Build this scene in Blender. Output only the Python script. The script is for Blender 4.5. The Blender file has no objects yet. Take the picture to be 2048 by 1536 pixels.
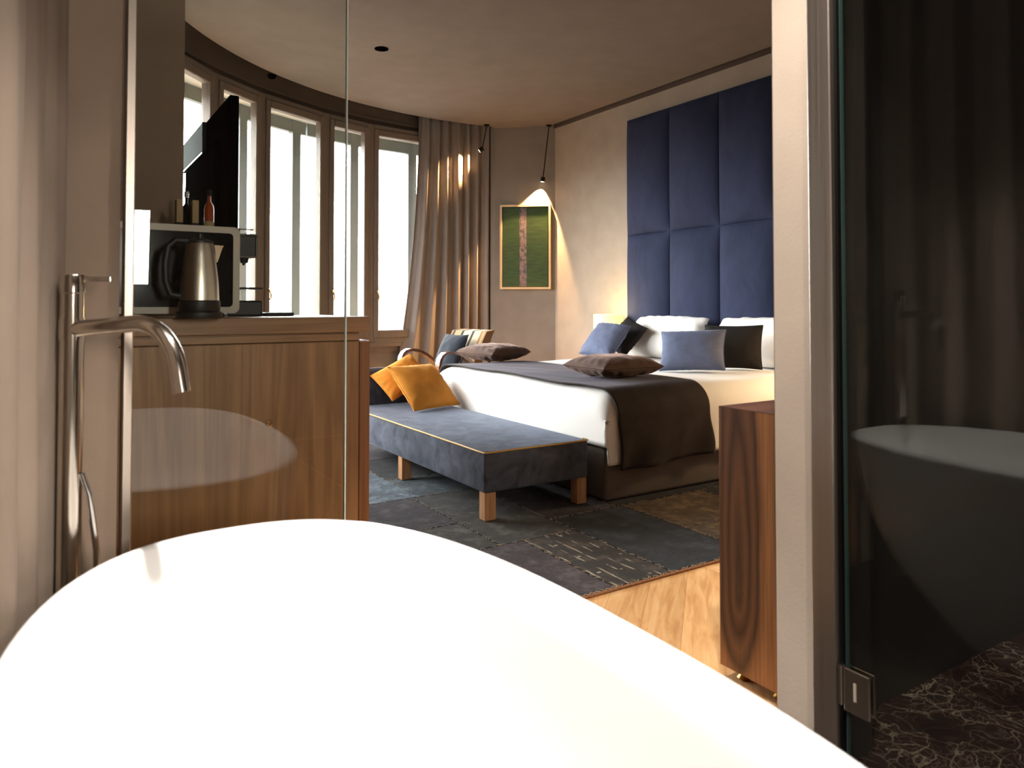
import bpy, bmesh, math, random
from mathutils import Vector, Matrix, noise
random.seed(7)
PI = math.pi
C = bpy.context.scene.collection
S = bpy.context.scene

# ------------------------------------------------------------------ camera, world, lights, exposure
# World axes follow the room: x runs from the foot of the bed to its head, y along the headboard wall, z up.
cam_d = bpy.data.cameras.new('camera')
cam = bpy.data.objects.new('camera', cam_d)
C.objects.link(cam)
cam.location = (0, 0, 1.0)
cam.rotation_euler = (math.radians(90 + 1.3844), 0, math.radians(-32.507))
cam_d.sensor_width = 36.0
cam_d.lens = 1450.0 / 2048.0 * 36.0
cam_d.shift_y = -(768 - 574.96) / 2048.0
cam_d.clip_start = 0.02
cam_d.dof.use_dof = True
cam_d.dof.focus_distance = 4.4
cam_d.dof.aperture_fstop = 5.6
S.camera = cam

S.view_settings.view_transform = 'Standard'
S.view_settings.look = 'None'
S.view_settings.gamma = 1.0
S.view_settings.use_curve_mapping = False
S.view_settings.exposure = 0.0
S.cycles.use_denoising = True
S.cycles.max_bounces = 10
S.cycles.transparent_max_bounces = 24
S.cycles.sample_clamp_indirect = 6.0
S.cycles.caustics_reflective = False
S.cycles.caustics_refractive = False

W = bpy.data.worlds.new('daylight')
S.world = W
W.use_nodes = True
wb = W.node_tree.nodes['Background']
wtc = W.node_tree.nodes.new('ShaderNodeTexCoord')
wsp = W.node_tree.nodes.new('ShaderNodeSeparateXYZ')
wrp = W.node_tree.nodes.new('ShaderNodeValToRGB')
W.node_tree.links.new(wtc.outputs['Generated'], wsp.inputs[0])
W.node_tree.links.new(wsp.outputs[2], wrp.inputs[0])
W.node_tree.links.new(wrp.outputs[0], wb.inputs[0])
wrp.color_ramp.elements[0].position = 0.0
wrp.color_ramp.elements[0].color = (0.085, 0.08, 0.075, 1)
wrp.color_ramp.elements[1].position = 0.12
wrp.color_ramp.elements[1].color = (0.97, 0.985, 1.0, 1)
wb.inputs[1].default_value = 34.0


def light(name, kind, loc, energy, color, target=None, **kw):
    d = bpy.data.lights.new(name, kind)
    d.energy = energy
    d.color = color
    for k, v in kw.items():
        setattr(d, k, v)
    o = bpy.data.objects.new(name, d)
    o.location = loc
    if target is not None:
        o.rotation_euler = (Vector(target) - Vector(loc)).to_track_quat('-Z', 'Y').to_euler()
    C.objects.link(o)
    return o


WARM = (1.0, 0.80, 0.60)
AMBER = (1.0, 0.60, 0.26)
# bathroom: lamp over the wash stand behind the camera, and downlights over the tub
light('vanity_light', 'AREA', (0.42, -1.55, 1.35), 30, (1.0, 0.90, 0.80), (0.45, 1.6, 0.95), shape='RECTANGLE', size=0.17, size_y=0.45)
light('downlight_bath', 'SPOT', (0.30, 0.62, 2.55), 330, (1.0, 0.93, 0.86), (0.33, 0.9, 0.4), spot_size=math.radians(58), spot_blend=0.7, shadow_soft_size=0.04)
light('downlight_bath_door', 'SPOT', (0.75, 0.55, 2.55), 165, (1.0, 0.90, 0.80), (1.37, 1.0, 0.7), spot_size=math.radians(60), spot_blend=0.8, shadow_soft_size=0.04)
light('tap_highlight_spot', 'SPOT', (0.85, 1.0, 2.55), 45, (1.0, 0.93, 0.86), (0.06, 1.5, 0.8), spot_size=math.radians(30), spot_blend=0.6, shadow_soft_size=0.03)  # unseen spot, added to put highlights on the tap
# bedroom: downlight over the oak floor, bedside lamp beyond the pillar
light('downlight_bedroom', 'SPOT', (1.75, 1.75, 2.85), 185, (1.0, 0.85, 0.66), (1.55, 1.7, 0), spot_size=math.radians(42), spot_blend=0.7, shadow_soft_size=0.05)
light('bedside_light', 'SPOT', (4.1, 2.3, 1.0), 60, (1.0, 0.70, 0.40), (3.85, 2.6, 0.3), spot_size=math.radians(140), spot_blend=0.5, shadow_soft_size=0.09)

CC = Vector((3.43, 3.425))          # centre of the round bay


def pol(a, r):
    a = math.radians(a)
    return (CC.x + r * math.cos(a), CC.y + r * math.sin(a))


# ------------------------------------------------------------------ materials
def lin(c):
    return tuple((x / 255 / 12.92) if x / 255 <= 0.04045 else ((x / 255 + 0.055) / 1.055) ** 2.4 for x in c) + (1.0,)


def mat(name):
    m = bpy.data.materials.new(name)
    m.use_nodes = True
    nt = m.node_tree
    b = nt.nodes['Principled BSDF']
    return m, nt, b


def N(nt, t, **kw):
    n = nt.nodes.new(t)
    for k, v in kw.items():
        setattr(n, k, v)
    return n


def L(nt, a, b):
    nt.links.new(a, b)


def coords(nt, scale=(1, 1, 1), rot=(0, 0, 0), kind='Object'):
    tc = N(nt, 'ShaderNodeTexCoord')
    mp = N(nt, 'ShaderNodeMapping')
    mp.inputs['Scale'].default_value = scale
    mp.inputs['Rotation'].default_value = rot
    L(nt, tc.outputs[kind], mp.inputs[0])
    return mp.outputs[0]


def ramp(nt, fac, stops):
    r = N(nt, 'ShaderNodeValToRGB')
    els = r.color_ramp.elements
    while len(els) > 1:
        els.remove(els[0])
    els[0].position, els[0].color = stops[0]
    for p, c in stops[1:]:
        e = els.new(p)
        e.color = c
    L(nt, fac, r.inputs[0])
    return r.outputs[0]


def bump(nt, b, h, strength=0.3, dist=0.01):
    n = N(nt, 'ShaderNodeBump')
    n.inputs['Strength'].default_value = strength
    n.inputs['Distance'].default_value = dist
    L(nt, h, n.inputs['Height'])
    L(nt, n.outputs[0], b.inputs['Normal'])


def plain(name, col, rough=0.6, metal=0.0, var=0.06, nscale=6.0, bumpy=0.0, bscale=80, sheen=0.0, sheen_tint=None, spec=0.5, coat=0.0):
    m, nt, b = mat(name)
    c = lin(col)
    v = coords(nt)
    n = N(nt, 'ShaderNodeTexNoise')
    n.inputs['Scale'].default_value = nscale
    n.inputs['Detail'].default_value = 4
    L(nt, v, n.inputs[0])
    lo = tuple(x * (1 - var) for x in c[:3]) + (1,)
    hi = tuple(min(1, x * (1 + var)) for x in c[:3]) + (1,)
    L(nt, ramp(nt, n.outputs[0], [(0.3, lo), (0.7, hi)]), b.inputs['Base Color'])
    b.inputs['Roughness'].default_value = rough
    b.inputs['Metallic'].default_value = metal
    b.inputs['Specular IOR Level'].default_value = spec
    b.inputs['Coat Weight'].default_value = coat
    if sheen:
        b.inputs['Sheen Weight'].default_value = sheen
        b.inputs['Sheen Roughness'].default_value = 0.35
        b.inputs['Sheen Tint'].default_value = lin(sheen_tint or col)
    if bumpy:
        n2 = N(nt, 'ShaderNodeTexNoise')
        n2.inputs['Scale'].default_value = bscale
        L(nt, v, n2.inputs[0])
        bump(nt, b, n2.outputs[0], bumpy, 0.004)
    return m


def velvet(name, col, tint, sheen=0.6, var=0.35, nscale=7, stretch=(1, 1, 1)):
    m, nt, b = mat(name)
    c = lin(col)
    v = coords(nt, stretch)
    n = N(nt, 'ShaderNodeTexNoise')
    n.inputs['Scale'].default_value = nscale
    n.inputs['Detail'].default_value = 7
    n.inputs['Roughness'].default_value = 0.62
    n.inputs['Distortion'].default_value = 0.7
    L(nt, v, n.inputs[0])
    lo = tuple(x * (1 - var) for x in c[:3]) + (1,)
    hi = tuple(min(1, x * (1 + var)) for x in c[:3]) + (1,)
    L(nt, ramp(nt, n.outputs[0], [(0.35, lo), (0.65, hi)]), b.inputs['Base Color'])
    b.inputs['Roughness'].default_value = 0.85
    b.inputs['Specular IOR Level'].default_value = 0.15
    b.inputs['Sheen Weight'].default_value = sheen
    b.inputs['Sheen Roughness'].default_value = 0.3
    b.inputs['Sheen Tint'].default_value = lin(tint)
    f = N(nt, 'ShaderNodeTexNoise')
    f.inputs['Scale'].default_value = 260
    L(nt, v, f.inputs[0])
    bump(nt, b, f.outputs[0], 0.15, 0.003)
    return m


def wood(name, dark, light_, grain=(14, 14, 0.9), rough=0.45, figure=1.6, fine=1.0, coat=0.0):
    """Veneer with its grain along the axis whose scale is smallest."""
    m, nt, b = mat(name)
    v = coords(nt, grain)
    big = N(nt, 'ShaderNodeTexNoise')
    big.inputs['Scale'].default_value = 0.55 * figure
    big.inputs['Detail'].default_value = 2
    big.inputs['Distortion'].default_value = 1.2
    L(nt, v, big.inputs[0])
    mul = N(nt, 'ShaderNodeMath', operation='MULTIPLY')
    mul.inputs[1].default_value = 9.0
    L(nt, big.outputs[0], mul.inputs[0])
    ping = N(nt, 'ShaderNodeMath', operation='PINGPONG')
    ping.inputs[1].default_value = 1.0
    L(nt, mul.outputs[0], ping.inputs[0])
    fn = N(nt, 'ShaderNodeTexNoise')
    fn.inputs['Scale'].default_value = 7 * fine
    fn.inputs['Detail'].default_value = 6
    L(nt, v, fn.inputs[0])
    mx = N(nt, 'ShaderNodeMix')
    mx.data_type = 'FLOAT'
    mx.inputs[0].default_value = 0.55
    L(nt, ping.outputs[0], mx.inputs[2])
    L(nt, fn.outputs[0], mx.inputs[3])
    L(nt, ramp(nt, mx.outputs[0], [(0.12, lin(dark)), (0.75, lin(light_))]), b.inputs['Base Color'])
    b.inputs['Roughness'].default_value = rough
    b.inputs['Coat Weight'].default_value = coat
    bump(nt, b, fn.outputs[0], 0.08, 0.002)
    return m


def metal(name, col, rough=0.28, brushed=None):
    m, nt, b = mat(name)
    b.inputs['Metallic'].default_value = 1.0
    v = coords(nt, brushed or (1, 1, 1))
    n = N(nt, 'ShaderNodeTexNoise')
    n.inputs['Scale'].default_value = 40
    n.inputs['Detail'].default_value = 3
    L(nt, v, n.inputs[0])
    c = lin(col)
    L(nt, ramp(nt, n.outputs[0], [(0.3, tuple(x * 0.9 for x in c[:3]) + (1,)), (0.7, c)]), b.inputs['Base Color'])
    mr = N(nt, 'ShaderNodeMapRange')
    mr.inputs[3].default_value = rough * 0.8
    mr.inputs[4].default_value = rough * 1.25
    L(nt, n.outputs[0], mr.inputs[0])
    L(nt, mr.outputs[0], b.inputs['Roughness'])
    return m


def glass(name, tint=(0.97, 0.99, 0.975), r0=0.04):
    """Clear sheet: straight transmission plus a Schlick mirror reflection on each face."""
    m = bpy.data.materials.new(name)
    m.use_nodes = True
    nt = m.node_tree
    nt.nodes.clear()
    out = N(nt, 'ShaderNodeOutputMaterial')
    tr = N(nt, 'ShaderNodeBsdfTransparent')
    tr.inputs[0].default_value = (*tint, 1)
    gl = N(nt, 'ShaderNodeBsdfGlossy')
    gl.inputs['Roughness'].default_value = 0.0
    gl.inputs['Color'].default_value = (1, 1, 1, 1)
    lw = N(nt, 'ShaderNodeLayerWeight')
    lw.inputs[0].default_value = 0.5
    pw = N(nt, 'ShaderNodeMath', operation='POWER')
    pw.inputs[1].default_value = 5.0
    L(nt, lw.outputs['Facing'], pw.inputs[0])
    mr = N(nt, 'ShaderNodeMapRange')
    mr.inputs[3].default_value = r0
    mr.inputs[4].default_value = 1.0
    L(nt, pw.outputs[0], mr.inputs[0])
    mix = N(nt, 'ShaderNodeMixShader')
    L(nt, mr.outputs[0], mix.inputs[0])
    L(nt, tr.outputs[0], mix.inputs[1])
    L(nt, gl.outputs[0], mix.inputs[2])
    L(nt, mix.outputs[0], out.inputs[0])
    return m


def emission(name, col, strength):
    m, nt, b = mat(name)
    b.inputs['Base Color'].default_value = lin(col)
    b.inputs['Emission Color'].default_value = lin(col)
    b.inputs['Emission Strength'].default_value = strength
    return m


def marble(name):
    m, nt, b = mat(name)
    v = coords(nt)
    n = N(nt, 'ShaderNodeTexNoise')
    n.inputs['Scale'].default_value = 5
    n.inputs['Detail'].default_value = 6
    L(nt, v, n.inputs[0])
    base = ramp(nt, n.outputs[0], [(0.3, lin((22, 15, 15))), (0.55, lin((52, 33, 30))), (0.75, lin((30, 34, 28)))])
    n2 = N(nt, 'ShaderNodeTexNoise')
    n2.inputs['Scale'].default_value = 4
    n2.inputs['Detail'].default_value = 5
    L(nt, v, n2.inputs[0])
    add = N(nt, 'ShaderNodeMix')
    add.data_type = 'VECTOR'
    add.inputs[0].default_value = 0.28
    L(nt, v, add.inputs[4])
    L(nt, n2.outputs['Color'], add.inputs[5])
    vo = N(nt, 'ShaderNodeTexVoronoi', feature='DISTANCE_TO_EDGE')
    vo.inputs['Scale'].default_value = 19
    L(nt, add.outputs[1], vo.inputs[0])
    vein = ramp(nt, vo.outputs[0], [(0.0, (0.9, 0.9, 0.9, 1)), (0.02, (0.2, 0.2, 0.2, 1)), (0.06, (0, 0, 0, 1))])
    vo2 = N(nt, 'ShaderNodeTexVoronoi', feature='DISTANCE_TO_EDGE')
    vo2.inputs['Scale'].default_value = 52
    L(nt, add.outputs[1], vo2.inputs[0])
    vein2 = ramp(nt, vo2.outputs[0], [(0.0, (0.3, 0.3, 0.3, 1)), (0.05, (0.05, 0.05, 0.05, 1)), (0.1, (0, 0, 0, 1))])
    vmax = N(nt, 'ShaderNodeMath', operation='MAXIMUM')
    L(nt, vein, vmax.inputs[0])
    L(nt, vein2, vmax.inputs[1])
    vm = N(nt, 'ShaderNodeMath', operation='MULTIPLY')
    L(nt, vmax.outputs[0], vm.inputs[0])
    L(nt, ramp(nt, n.outputs[0], [(0.38, (0.1, 0.1, 0.1, 1)), (0.62, (1, 1, 1, 1))]), vm.inputs[1])
    mx = N(nt, 'ShaderNodeMix')
    mx.data_type = 'RGBA'
    L(nt, vm.outputs[0], mx.inputs[0])
    L(nt, base, mx.inputs[6])
    mx.inputs[7].default_value = lin((176, 160, 140))
    L(nt, mx.outputs[2], b.inputs['Base Color'])
    b.inputs['Roughness'].default_value = 0.18
    return m


def chevron(name):
    m, nt, b = mat(name)
    tc = N(nt, 'ShaderNodeTexCoord')
    sep = N(nt, 'ShaderNodeSeparateXYZ')
    L(nt, tc.outputs['Object'], sep.inputs[0])

    def M_(op, a, bb=None):
        n = N(nt, 'ShaderNodeMath', operation=op)
        for i, q in enumerate((a, bb)):
            if q is None:
                continue
            if isinstance(q, (int, float)):
                n.inputs[i].default_value = q
            else:
                L(nt, q, n.inputs[i])
        return n.outputs[0]
    wcol = 0.62
    xs = M_('ADD', sep.outputs[0], 0.36)
    pg = M_('PINGPONG', xs, wcol)
    col = M_('FLOOR', M_('DIVIDE', xs, wcol))
    k = M_('ADD', sep.outputs[1], M_('MULTIPLY', pg, 0.9))
    bw = 0.17
    kd = M_('DIVIDE', k, bw)
    idx = M_('FLOOR', kd)
    fr = M_('FRACT', kd)
    rnd = N(nt, 'ShaderNodeTexWhiteNoise', noise_dimensions='2D')
    cmb = N(nt, 'ShaderNodeCombineXYZ')
    L(nt, idx, cmb.inputs[0])
    L(nt, col, cmb.inputs[1])
    L(nt, cmb.outputs[0], rnd.inputs['Vector'])
    # grain runs along each board
    along = M_('SUBTRACT', pg, M_('MULTIPLY', sep.outputs[1], 0.9))
    g = N(nt, 'ShaderNodeCombineXYZ')
    L(nt, M_('MULTIPLY', kd, 2.2), g.inputs[0])
    L(nt, M_('MULTIPLY', along, 1.6), g.inputs[1])
    L(nt, M_('MULTIPLY', rnd.outputs[0], 37.0), g.inputs[2])
    n = N(nt, 'ShaderNodeTexNoise')
    n.inputs['Scale'].default_value = 2.2
    n.inputs['Detail'].default_value = 6
    n.inputs['Distortion'].default_value = 0.8
    L(nt, g.outputs[0], n.inputs[0])
    base = ramp(nt, n.outputs[0], [(0.28, lin((186, 136, 86))), (0.5, lin((212, 166, 114))), (0.72, lin((226, 186, 136)))])
    hs = N(nt, 'ShaderNodeHueSaturation')
    L(nt, base, hs.inputs['Color'])
    mr = N(nt, 'ShaderNodeMapRange')
    mr.inputs[3].default_value = 0.86
    mr.inputs[4].default_value = 1.1
    L(nt, rnd.outputs[0], mr.inputs[0])
    L(nt, mr.outputs[0], hs.inputs['Value'])
    edge = M_('MINIMUM', fr, M_('SUBTRACT', 1.0, fr))
    fx = M_('FRACT', M_('DIVIDE', xs, wcol))
    edge2 = M_('MULTIPLY', M_('MINIMUM', fx, M_('SUBTRACT', 1.0, fx)), 3.6)
    e = M_('MINIMUM', edge, edge2)
    lines = ramp(nt, e, [(0.0, lin((176, 140, 104))), (0.010, (1, 1, 1, 1))])
    mx = N(nt, 'ShaderNodeMix', blend_type='MULTIPLY')
    mx.data_type = 'RGBA'
    mx.inputs[0].default_value = 0.8
    L(nt, hs.outputs[0], mx.inputs[6])
    L(nt, lines, mx.inputs[7])
    L(nt, mx.outputs[2], b.inputs['Base Color'])
    b.inputs['Roughness'].default_value = 0.38
    return m


def rugmat(name, col, col2, pattern=False):
    m, nt, b = mat(name)
    v = coords(nt)
    n = N(nt, 'ShaderNodeTexNoise')
    n.inputs['Scale'].default_value = 9
    n.inputs['Detail'].default_value = 9
    n.inputs['Roughness'].default_value = 0.8
    L(nt, v, n.inputs[0])
    out = ramp(nt, n.outputs[0], [(0.36, lin(tuple(0.7 * q for q in col))), (0.5, lin(col)), (0.64, lin(col2))])
    if pattern:
        vo = N(nt, 'ShaderNodeTexVoronoi', feature='F1')
        vo.inputs['Scale'].default_value = 15
        L(nt, coords(nt, (1, 1.6, 1)), vo.inputs[0])
        ring = ramp(nt, vo.outputs[0], [(0.0, (0.9, 0.9, 0.9, 1)), (0.12, (0.9, 0.9, 0.9, 1)), (0.17, (0, 0, 0, 1))])
        wv = N(nt, 'ShaderNodeTexWave', bands_direction='X')
        wv.inputs['Scale'].default_value = 6.0
        wv.inputs['Distortion'].default_value = 1.5
        L(nt, v, wv.inputs[0])
        ln = ramp(nt, wv.outputs[0], [(0.93, (0, 0, 0, 1)), (0.97, (0.8, 0.8, 0.8, 1))])
        br = N(nt, 'ShaderNodeTexNoise')
        br.inputs['Scale'].default_value = 13
        L(nt, v, br.inputs[0])
        brk = ramp(nt, br.outputs[0], [(0.47, (0, 0, 0, 1)), (0.58, (1, 1, 1, 1))])
        a = N(nt, 'ShaderNodeMath', operation='MAXIMUM')
        L(nt, ring, a.inputs[0])
        L(nt, ln, a.inputs[1])
        a2 = N(nt, 'ShaderNodeMath', operation='MULTIPLY')
        L(nt, a.outputs[0], a2.inputs[0])
        L(nt, brk, a2.inputs[1])
        mx = N(nt, 'ShaderNodeMix')
        mx.data_type = 'RGBA'
        L(nt, a2.outputs[0], mx.inputs[0])
        L(nt, out, mx.inputs[6])
        mx.inputs[7].default_value = lin((158, 148, 132))
        out = mx.outputs[2]
    L(nt, out, b.inputs['Base Color'])
    b.inputs['Roughness'].default_value = 0.95
    b.inputs['Specular IOR Level'].default_value = 0.1
    b.inputs['Sheen Weight'].default_value = 0.1
    f = N(nt, 'ShaderNodeTexNoise')
    f.inputs['Scale'].default_value = 220
    L(nt, v, f.inputs[0])
    bump(nt, b, f.outputs[0], 0.5, 0.006)
    return m


def stripes(name):
    m, nt, b = mat(name)
    v = coords(nt, (1, 1, 1), kind='Object')
    sep = N(nt, 'ShaderNodeSeparateXYZ')
    L(nt, v, sep.inputs[0])
    mr = N(nt, 'ShaderNodeMapRange')
    mr.inputs[1].default_value = -0.25
    mr.inputs[2].default_value = 0.25
    L(nt, sep.outputs[1], mr.inputs[0])
    cr, tan, blk, och = lin((164, 148, 120)), lin((140, 112, 74)), lin((16, 15, 15)), lin((118, 82, 46))
    r = N(nt, 'ShaderNodeValToRGB')
    r.color_ramp.interpolation = 'CONSTANT'
    els = r.color_ramp.elements
    els[0].position, els[0].color = 0.0, och
    els[1].position, els[1].color = 0.06, tan
    for p, c in ((0.12, och), (0.17, cr), (0.34, blk), (0.40, cr), (0.62, blk), (0.68, tan), (0.86, blk), (0.92, och)):
        e = els.new(p)
        e.color = c
    L(nt, mr.outputs[0], r.inputs[0])
    L(nt, r.outputs[0], b.inputs['Base Color'])
    b.inputs['Roughness'].default_value = 0.9
    return m


def painting_mat(name):
    m, nt, b = mat(name)
    v = coords(nt)
    sep = N(nt, 'ShaderNodeSeparateXYZ')
    L(nt, v, sep.inputs[0])
    n = N(nt, 'ShaderNodeTexNoise')
    n.inputs['Scale'].default_value = 9
    n.inputs['Detail'].default_value = 6
    L(nt, coords(nt, (1, 1, 6)), n.inputs[0])
    green = ramp(nt, n.outputs[0], [(0.3, lin((34, 52, 18))), (0.7, lin((50, 76, 26)))])
    n2 = N(nt, 'ShaderNodeTexNoise')
    n2.inputs['Scale'].default_value = 46
    n2.inputs['Detail'].default_value = 5
    L(nt, coords(nt, (1, 1, 0.6)), n2.inputs[0])
    band = ramp(nt, n2.outputs[0], [(0.3, lin((50, 52, 60))), (0.46, lin((104, 90, 94))), (0.58, lin((136, 110, 110))), (0.72, lin((110, 68, 70)))])
    n3 = N(nt, 'ShaderNodeTexNoise')
    n3.inputs['Scale'].default_value = 12
    L(nt, v, n3.inputs[0])
    ad = N(nt, 'ShaderNodeMath', operation='MULTIPLY_ADD')
    ad.inputs[1].default_value = 0.012
    L(nt, n3.outputs[0], ad.inputs[0])
    L(nt, sep.outputs[0], ad.inputs[2])
    ab = N(nt, 'ShaderNodeMath', operation='ABSOLUTE')
    of = N(nt, 'ShaderNodeMath', operation='ADD')
    of.inputs[1].default_value = 0.018
    L(nt, ad.outputs[0], of.inputs[0])
    L(nt, of.outputs[0], ab.inputs[0])
    msk = ramp(nt, ab.outputs[0], [(0.034, (1, 1, 1, 1)), (0.039, (0, 0, 0, 1))])
    mx = N(nt, 'ShaderNodeMix')
    mx.data_type = 'RGBA'
    L(nt, msk, mx.inputs[0])
    L(nt, green, mx.inputs[6])
    L(nt, band, mx.inputs[7])
    L(nt, mx.outputs[2], b.inputs['Base Color'])
    b.inputs['Roughness'].default_value = 0.6
    return m


Mt = {}
Mt['wall'] = plain('warm_plaster', (166, 152, 136), 0.9, bumpy=0.06, bscale=120)
Mt['wall_back'] = plain('greige_plaster', (134, 125, 116), 0.9, bumpy=0.06, bscale=120)
Mt['bathwall'] = plain('bath_plaster', (142, 122, 104), 0.85, bumpy=0.06, bscale=140)
Mt['pillar'] = plain('pillar_plaster', (206, 190, 174), 0.8, bumpy=0.1, bscale=120)
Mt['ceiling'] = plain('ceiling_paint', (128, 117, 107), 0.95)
Mt['joinery'] = plain('taupe_joinery', (122, 109, 98), 0.5)
Mt['joinery_dark'] = plain('taupe_header', (92, 79, 69), 0.6)
Mt['outer'] = plain('grey_aluminium_paint', (120, 126, 122), 0.5)
Mt['reveal'] = plain('white_reveal', (225, 222, 214), 0.8)
Mt['floor'] = chevron('oak_chevron')
Mt['marble'] = marble('dark_veined_marble')
Mt['darkfloor'] = plain('dark_stone_floor', (34, 28, 25), 0.35, var=0.3, nscale=9)
Mt['darkwall'] = plain('dark_shower_wall', (30, 26, 24), 0.5, var=0.2)
Mt['gap_shade'] = plain('painted_gap_shade', (84, 68, 58), 0.9)
Mt['glass'] = glass('clear_glass')
Mt['winglass'] = glass('window_glass', (0.98, 0.99, 0.985), 0.04)
Mt['glassedge'] = plain('pale_glass_edge', (226, 232, 224), 0.25, var=0.03)
Mt['tealedge'] = plain('teal_glass_edge', (52, 74, 72), 0.15, var=0.03)
Mt['steel'] = metal('brushed_steel', (214, 204, 192), 0.15, (1, 1, 0.03))
Mt['kettle_steel'] = metal('kettle_steel', (236, 226, 208), 0.3, (20, 20, 0.05))
Mt['steel_frame'] = metal('polished_steel_frame', (196, 184, 172), 0.38, (8, 8, 0.03))
Mt['chrome'] = metal('chrome', (215, 212, 208), 0.12)
Mt['brass'] = metal('brass', (212, 168, 84), 0.2)
Mt['ceramic'] = plain('white_tub', (246, 245, 243), 0.22, var=0.01, coat=0.3)
Mt['bathcurtain'] = plain('beige_curtain', (124, 109, 95), 0.9, bumpy=0.1, bscale=300)
Mt['curtain'] = plain('taupe_curtain', (138, 127, 120), 0.85, bumpy=0.1, bscale=300, sheen=0.15, sheen_tint=(200, 180, 160))
Mt['oak'] = wood('oak_veneer', (140, 101, 66), (178, 136, 94), (16, 16, 0.8), 0.45, 1.2)
Mt['oak_h'] = wood('oak_veneer_long', (136, 98, 66), (174, 132, 92), (0.8, 16, 16), 0.45, 1.2)
Mt['oak_red'] = wood('oak_lit_edge', (132, 86, 54), (158, 108, 70), (16, 16, 0.8), 0.45, 1.2)  # redder oak: the light difference beyond the glass, put into the colour
Mt['walnut'] = wood('walnut_veneer', (88, 56, 34), (160, 110, 70), (5, 5, 1.1), 0.4, 1.5, 2.2)


def walnut_end(name):
    m, nt, b = mat(name)
    tc = N(nt, 'ShaderNodeTexCoord')
    sep = N(nt, 'ShaderNodeSeparateXYZ')
    L(nt, tc.outputs['Object'], sep.inputs[0])
    n = N(nt, 'ShaderNodeTexNoise')
    n.inputs['Scale'].default_value = 3.0
    n.inputs['Detail'].default_value = 4
    L(nt, coords(nt, (3, 3, 1)), n.inputs[0])

    def M_(op, a, c=None):
        k = N(nt, 'ShaderNodeMath', operation=op)
        for i, q in enumerate((a, c)):
            if q is None:
                continue
            if isinstance(q, (int, float)):
                k.inputs[i].default_value = q
            else:
                L(nt, q, k.inputs[i])
        return k.outputs[0]
    dy = M_('MULTIPLY', M_('SUBTRACT', sep.outputs[1], 0.125), 5.2)
    dz = M_('SUBTRACT', sep.outputs[2], 0.24)
    up = M_('MAXIMUM', dz, 0.0)
    dn = M_('MINIMUM', dz, 0.0)
    dzz = M_('ADD', M_('MULTIPLY', up, 0.42), M_('MULTIPLY', dn, 1.7))
    r = M_('SQRT', M_('ADD', M_('POWER', M_('ABSOLUTE', dy), 2.0), M_('POWER', M_('ABSOLUTE', dzz), 2.0)))
    rr = M_('ADD', r, M_('MULTIPLY', n.outputs[0], 0.16))
    rings = M_('PINGPONG', M_('MULTIPLY', rr, 15.0), 1.0)
    amp = M_('SUBTRACT', 1.0, M_('MINIMUM', M_('MULTIPLY', M_('MAXIMUM', M_('SUBTRACT', rr, 0.40), 0.0), 9.0), 1.0))
    fg = N(nt, 'ShaderNodeTexNoise')
    fg.inputs['Scale'].default_value = 30
    fg.inputs['Detail'].default_value = 5
    L(nt, coords(nt, (4, 4, 0.12)), fg.inputs[0])
    heart = ramp(nt, M_('ADD', M_('MULTIPLY', rings, 0.6), M_('MULTIPLY', fg.outputs[0], 0.4)), [(0.15, lin((64, 40, 27))), (0.6, lin((100, 66, 43))), (0.9, lin((114, 76, 49)))])
    sap = ramp(nt, fg.outputs[0], [(0.3, lin((128, 84, 50))), (0.7, lin((164, 112, 70)))])
    mx = N(nt, 'ShaderNodeMix')
    mx.data_type = 'RGBA'
    L(nt, amp, mx.inputs[0])
    L(nt, sap, mx.inputs[6])
    L(nt, heart, mx.inputs[7])
    L(nt, mx.outputs[2], b.inputs['Base Color'])
    b.inputs['Roughness'].default_value = 0.42
    return m


Mt['walnut'] = walnut_end('walnut_figured')
Mt['walnut_top'] = wood('walnut_top', (64, 40, 32), (98, 62, 46), (1.2, 9, 9), 0.4, 1.5, 2.0)  # darker walnut: the shadow on the cabinet top is in the colour
Mt['legwood'] = wood('leg_beech', (158, 112, 76), (192, 144, 102), (18, 18, 1.5), 0.5)
Mt['bentwood'] = wood('bent_arm_wood', (96, 56, 34), (140, 86, 52), (10, 10, 10), 0.25, coat=0.5)
Mt['bench'] = velvet('slate_velvet', (76, 79, 88), (160, 170, 190), 0.6, 0.42, 8)
Mt['piping'] = plain('gold_piping', (206, 162, 82), 0.6)
Mt['mustard'] = velvet('mustard_velvet', (196, 128, 50), (255, 205, 130), 0.35, 0.12)
Mt['taupe'] = velvet('taupe_velvet', (84, 66, 58), (190, 165, 155), 0.6, 0.15)
Mt['blue'] = velvet('slate_blue_velvet', (92, 98, 120), (170, 180, 205), 0.45, 0.12)
Mt['black'] = velvet('charcoal_velvet', (34, 31, 30), (90, 85, 80), 0.25, 0.15)
Mt['navy'] = velvet('navy_velvet', (47, 52, 74), (120, 134, 180), 0.45, 0.16, 5, (1, 1, 0.5))
Mt['white'] = plain('white_linen', (236, 232, 226), 0.9, var=0.02, bumpy=0.06, bscale=400)
Mt['bedbase'] = plain('grey_upholstery', (104, 94, 86), 0.95, bumpy=0.25, bscale=420)
Mt['runner'] = velvet('umber_velvet', (50, 42, 38), (120, 118, 130), 0.5, 0.2)
Mt['darkblue'] = plain('dark_blue_cotton', (24, 30, 39), 0.9)
Mt['stripes'] = stripes('striped_cloth')
Mt['blackmetal'] = plain('black_metal', (14, 13, 12), 0.6, spec=0.2)
Mt['blackgloss'] = plain('black_gloss', (5, 5, 6), 0.15, spec=0.06)
Mt['black_matte'] = plain('black_plastic', (16, 16, 17), 0.45)
Mt['black_tv'] = plain('matt_black_casing', (3, 3, 3), 1.0, spec=0.0)
Mt['void'] = plain('dark_recess', (5, 5, 5), 1.0, spec=0.0)
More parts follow.
